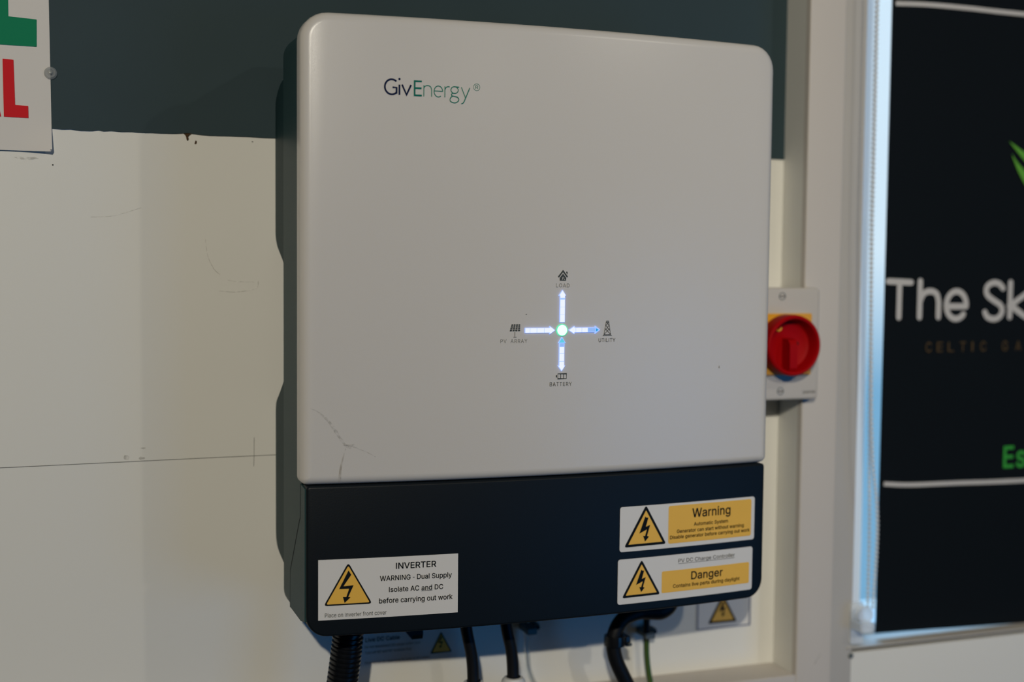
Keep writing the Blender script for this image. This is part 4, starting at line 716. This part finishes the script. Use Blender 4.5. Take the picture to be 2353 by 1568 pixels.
cable('thick_cable', [(.350, -.070, .004), (.3490, -.070, -.012), (.3400, -.070, -.0225), (.3180, -.070, -.0235), (.3010, -.070, -.0285), (.2925, -.070, -.0430), (.2935, -.070, -.0620), (.3050, -.070, -.0870), (.322, -.069, -.120), (.335, -.068, -.18)], [.0092]*22+[.0092-.0003*i for i in range(8)]+[.0068]*200, M['rubber'], 'thick black cable curving below the right half of the inverter')
tie = root('cable_clamp', 'black clamp with a bright screw round the thick curved cable', 'clamp', (.294, -.070, -.047))
MB().lathe([(.0077, -.0045), (.0096, -.0045), (.0098, 0), (.0096, .0045), (.0077, .0045)], (.2930, -.070, -.0470), 'z', 20, False).make('band', M['blackp'], tie, True)
MB().bbox(.3010, .3062, -.076, -.064, -.0525, -.0425, .001).make('lug', M['blackp'], tie)
MB().lathe([(.0016, 0), (.0016, -.002), (.001, -.0026)], (.3048, -.0765, -.0498), 'y', 12).make('screw', M['screw'], tie, True, 'bright screw head')
e1 = root('earth_cable', 'green and yellow earth cable hanging to the ledge right of the thick cable', 'cable', (.3540, -.018, -.1085))
P = smoothpts([(.3512, -.017, -.0660), (.3514, -.017, -.0780), (.3525, -.018, -.0930), (.3545, -.020, -.1080)], 10)
MB().tube(P, .0027, 12).make('insulation', M['egreen'], e1, True)
MB().tube([p+Vector((-.0012, -.0018, 0)) for p in P], .0011, 8).make('stripe', M['eyellow'], e1, True)
MB().tube([(.3508, -.017, -.020), (.3510, -.017, -.0680)], .0031, 12).make('sleeve', M['rubber'], e1, True)
def clip(x, z, name, label):
    c = root('cable_clip', label, 'clip', (x, 0, z))
    mb = MB(); mb.bbox(x-.005, x+.005, -.0225, -.0005, z-.003, z+.003, .0008); mb.bbox(x+.005, x+.0115, -.012, -.0005, z-.002, z+.004, .0008); mb.make('clip_body', M['screw'], c)
    MB().lathe([(.0020, .0), (.0020, -.0014)], (x+.009, -.0125, z+.001), 'y', 10).make('nail', M['rubber'], c)
clip(.3530, -.0620, 'c', 'small grey clip holding the earth cable to the wall')
cable('clear_cable', [(.2305, -.012, -.030), (.2306, -.012, -.055), (.2312, -.012, -.072), (.2345, -.014, -.092), (.2400, -.05, -.118), (.245, -.055, -.17)], .0024, M['clear'], 'thin clear cable clipped to the wall between the black cables')
clip(.2320, -.0470, 'c', 'small clip holding the thin clear cable to the wall')

# ------------------------------------------------------------------ isolator switch
iso = root('isolator_switch', 'grey isolator box with a red rotary knob on a yellow plate', 'switch', (.467, -.03, .165))
MB().bbox(.427, .4990, -.047, -.0, .166, .2695, .003).make('enclosure', M['encl'], iso, True)
MB().bbox(.4240, .5098, -.0565, -.0455, .1640, .2706, .0022).make('lid', M['encl'], iso, True)
yp = MB().bbox(.4385, .4995, -.0595, -.0560, .1880, .2462, .0008).make('yellow_plate', M['isoy'], iso)
kc = (.4692, 0, .2170)
mb = MB(); mb.lathe([(.0240, -.0592), (.0278, -.0600), (.0286, -.0620), (.0287, -.0745), (.0282, -.0772), (.0268, -.0785), (.0252, -.0782), (.0243, -.0768), (.0236, -.0720), (.0225, -.0660), (.0200, -.0645), (.0002, -.0645)], kc, 'y', 56)
kn = mb.make('knob', M['red'], iso, True, 'red round knob')
mb = MB(); mb.xprism(rpoly([(-.0640, .1915), (-.0765, .1925), (-.0785, .1960), (-.0780, .2180), (-.0750, .2225), (-.0640, .2235)], .0012), .4640, .4720); mb.make('handle', M['red'], kn, True)
mb = MB(); mb.tube([(kc[0]-.0100+.0026*math.cos(t), -.0655, kc[2]+.0160+.0026*math.sin(t)) for t in [PI*(.95+i/10*1.15) for i in range(11)]], .0009, 8); mb.make('padlock_ring', M['isoy'], kn, True)
MB().lathe([(.0018, -.0645), (.0018, -.0650)], (kc[0]+.0105, 0, kc[2]+.001), 'y', 10).make('padlock_hole', M['black'], kn)
for z in (.2625, .1725):
    s_ = MB().lathe([(.0036, -.0563), (.0036, -.0569), (.0030, -.0569), (.0028, -.0560)], (.4680, 0, z), 'y', 20).make('screw', M['screw'], iso, True)
    MB().box(.4656, .4704, -.0571, -.0568, z-.0004, z+.0004).make('slot', M['black'], s_)
text('lettering', 'SANTON', .4925, .5062, .1696, .0028, flat(-.0565), .0003, M['inkg'], iso)

# ------------------------------------------------------------------ roller blind with print
bl = root('roller_blind', 'black printed roller blind hanging over the window at the right edge', 'blind', (1.15, -.02, -.084))
BX0, BX1, BZ0, BZ1 = .6098, 1.70, -.0835, 1.00
nx, nz = 60, 30; v = []
wv = lambda x, z: -.0200+.0007*math.sin(x*21+1)*math.cos(z*5)
for k in (0, 1):
    for i in range(nz+1):
        for j in range(nx+1):
            x = BX0+(BX1-BX0)*j/nx; z = BZ0-.0055*min(1, (x-BX0)/.19)+(BZ1-BZ0)*i/nz; v.append((x, wv(x, z)+.0006*k, z))
W_ = nx+1; N = W_*(nz+1); f = []
for i in range(nz):
    for j in range(nx): q = (i*W_+j, i*W_+j+1, (i+1)*W_+j+1, (i+1)*W_+j); f += [q, tuple(a+N for a in q[::-1])]
for j in range(nx): f.append((j, N+j, N+j+1, j+1))
for i in range(nz): f.append((i*W_, (i+1)*W_, N+(i+1)*W_, N+i*W_))
obj('fabric', v, f, M['blind'], bl, True)
MB().box(BX0+.001, BX1-.001, -.0182, -.0178, BZ0, BZ1).make('backing', M['frame'], bl, False, 'white back of the blind')
mb = MB(); mb.tube([(BX0-.005, -.008, 1.0), (BX1, -.008, 1.0)], .018, 20); mb.make('roller', M['frame'], bl, True)
SBL = lambda x: -.0209
strokes('printed_line', [ss([(.6130, .5527), (.6500, .5545), (.7000, .5548), (.7721, .5540), (1.05, .553), (1.68, .553)])], .0046, SBL, .0004, M['bwhite'], bl, False)
strokes('printed_line', [ss([(.6080+.006, .0708), (.6457, .0683), (.7056, .0672), (.7922, .0656), (1.05, .064), (1.68, .064)])], .0046, SBL, .0004, M['bwhite'], bl, False)
sk = strokes('lettering', [[(.6128, .2766), (.6405, .2756)], [(.6266, .2750), (.6266, .2402)], [(.6517, .2770), (.6517, .2402)],
     ss([(.6517, .2560), (.6560, .2640), (.6640, .2668), (.6720, .2640), (.6750, .2560)])+[(.6750, .2402)],
     [(.7093, .2512), (.6860, .2512)], ell(.6970, .2525, .0124, .0142, -5, 318, 30),
     ss([(.7560, .2700), (.7510, .2745), (.7440, .2758), (.7370, .2730), (.7345, .2680), (.7365, .2625), (.7440, .2575), (.7530, .2525), (.7558, .2460), (.7520, .2400), (.7450, .2378), (.7370, .2400), (.7335, .2450)]),
     [(.7657, .2760), (.7657, .2398)], [(.7860, .2640), (.7665, .2520), (.7870, .2395)],
     [(.8000, .2650), (.8085, .2400)], [(.8180, .2650), (.8060, .2330)]], .0062, SBL, .0005, M['bwhite'], bl, True, 'large rounded white words')
for c, x in zip('CELTICGARDEN', (.6643, .6782, .6920, .7070, .7192, .7330, .7610, .7783, .794, .809, .825, .841)):
    hw = .0010 if c == 'I' else .0036
    text('lettering', c, x-hw, x+hw, .2045, .0100, SBL, .0005, M['bgold'], bl, label='dim gold capital letter')
text('lettering', 'E', .7636, .7772, .0800, .0235, SBL, .0005, M['bgreen'], bl, 'b', label='green letter')
text('lettering', 's', .7805, .7930, .0800, .0235, SBL, .0005, M['bgreen'], bl, 'b', label='green letter')
leafs = [ss([(.7580, .4228), (.7690, .4170), (.7850, .4080), (.8050, .3900), (.8150, .3700)])+ss([(.8150, .3700), (.7990, .3870), (.7800, .4020), (.7680, .4130), (.7580, .4226)])[1:-1],
         ss([(.7622, .4095), (.7700, .4010), (.7820, .3900), (.7930, .3700), (.8000, .3500)])+ss([(.8000, .3500), (.7880, .3680), (.7770, .3830), (.7690, .3950), (.7620, .4092)])[1:-1]]
for q in leafs: poly('leaf_print', q, SBL, .0005, M['bleaf'], bl, 'bright green leaf blade')

# ------------------------------------------------------------------ blind chain and tensioner
ch = root('blind_chain', 'clear beaded chain loop hanging beside the left edge of the blind', 'chain', (.574, -.050, -.055))
mb = MB()
def beads(P, sp=.0046, r=.0021):
    P = [(a+.004, b, c) for a, b, c in P]
    P = smoothpts(P, 30); d = 0; nxt = 0
    for a, b in zip(P[:-1], P[1:]):
        l = (b-a).length
        while nxt <= d+l:
            c = a.lerp(b, (nxt-d)/l); mb.lathe([(.0003, -r), (r*.72, -r*.7), (r, 0), (r*.72, r*.7), (.0003, r)], c, 'z', 8); nxt += sp
        d += l
    mb.tube(P[::6]+[P[-1]], .0006, 5)
beads([(.5580, -.060, .98), (.5590, -.060, .42), (.5600, -.060, .30), (.5660, -.060, .125), (.5735, -.060, .06), (.5765, -.058, .02), (.5765, -.054, -.046)])
beads([(.5690, -.046, .98), (.5700, -.046, .42), (.5705, -.046, .30), (.5735, -.046, .125), (.5760, -.046, .03), (.5750, -.048, -.046)])
c_ = mb.make('bead_string', M['chain'], ch, True); c_['kind'] = 'stuff'
te = root('chain_tensioner', 'clear plastic chain tensioner fixed to the wall at the bottom left corner of the blind', 'tensioner', (.573, -.036, -.090))
MB().bbox(.5655, .5815, -.0390, -.0356, -.0860, -.0440, .001).make('back_plate', M['chain'], te)
mb = MB(); mb.lathe([(.0085, -.0035), (.0065, -.001), (.0065, .001), (.0085, .0035)], (.5735, -.0500, -.0530), 'y', 24); mb.make('pulley', M['chain'], te, True)
MB().bbox(.5655, .5815, -.0570, -.0390, -.0700, -.0600, .001).make('bracket', M['chain'], te)
MB().lathe([(.0028, -.0005), (.0028, -.0030), (.0015, -.0040)], (.5680, -.0352, -.0975), 'y', 14).make('screw', M['screw'], te, True)
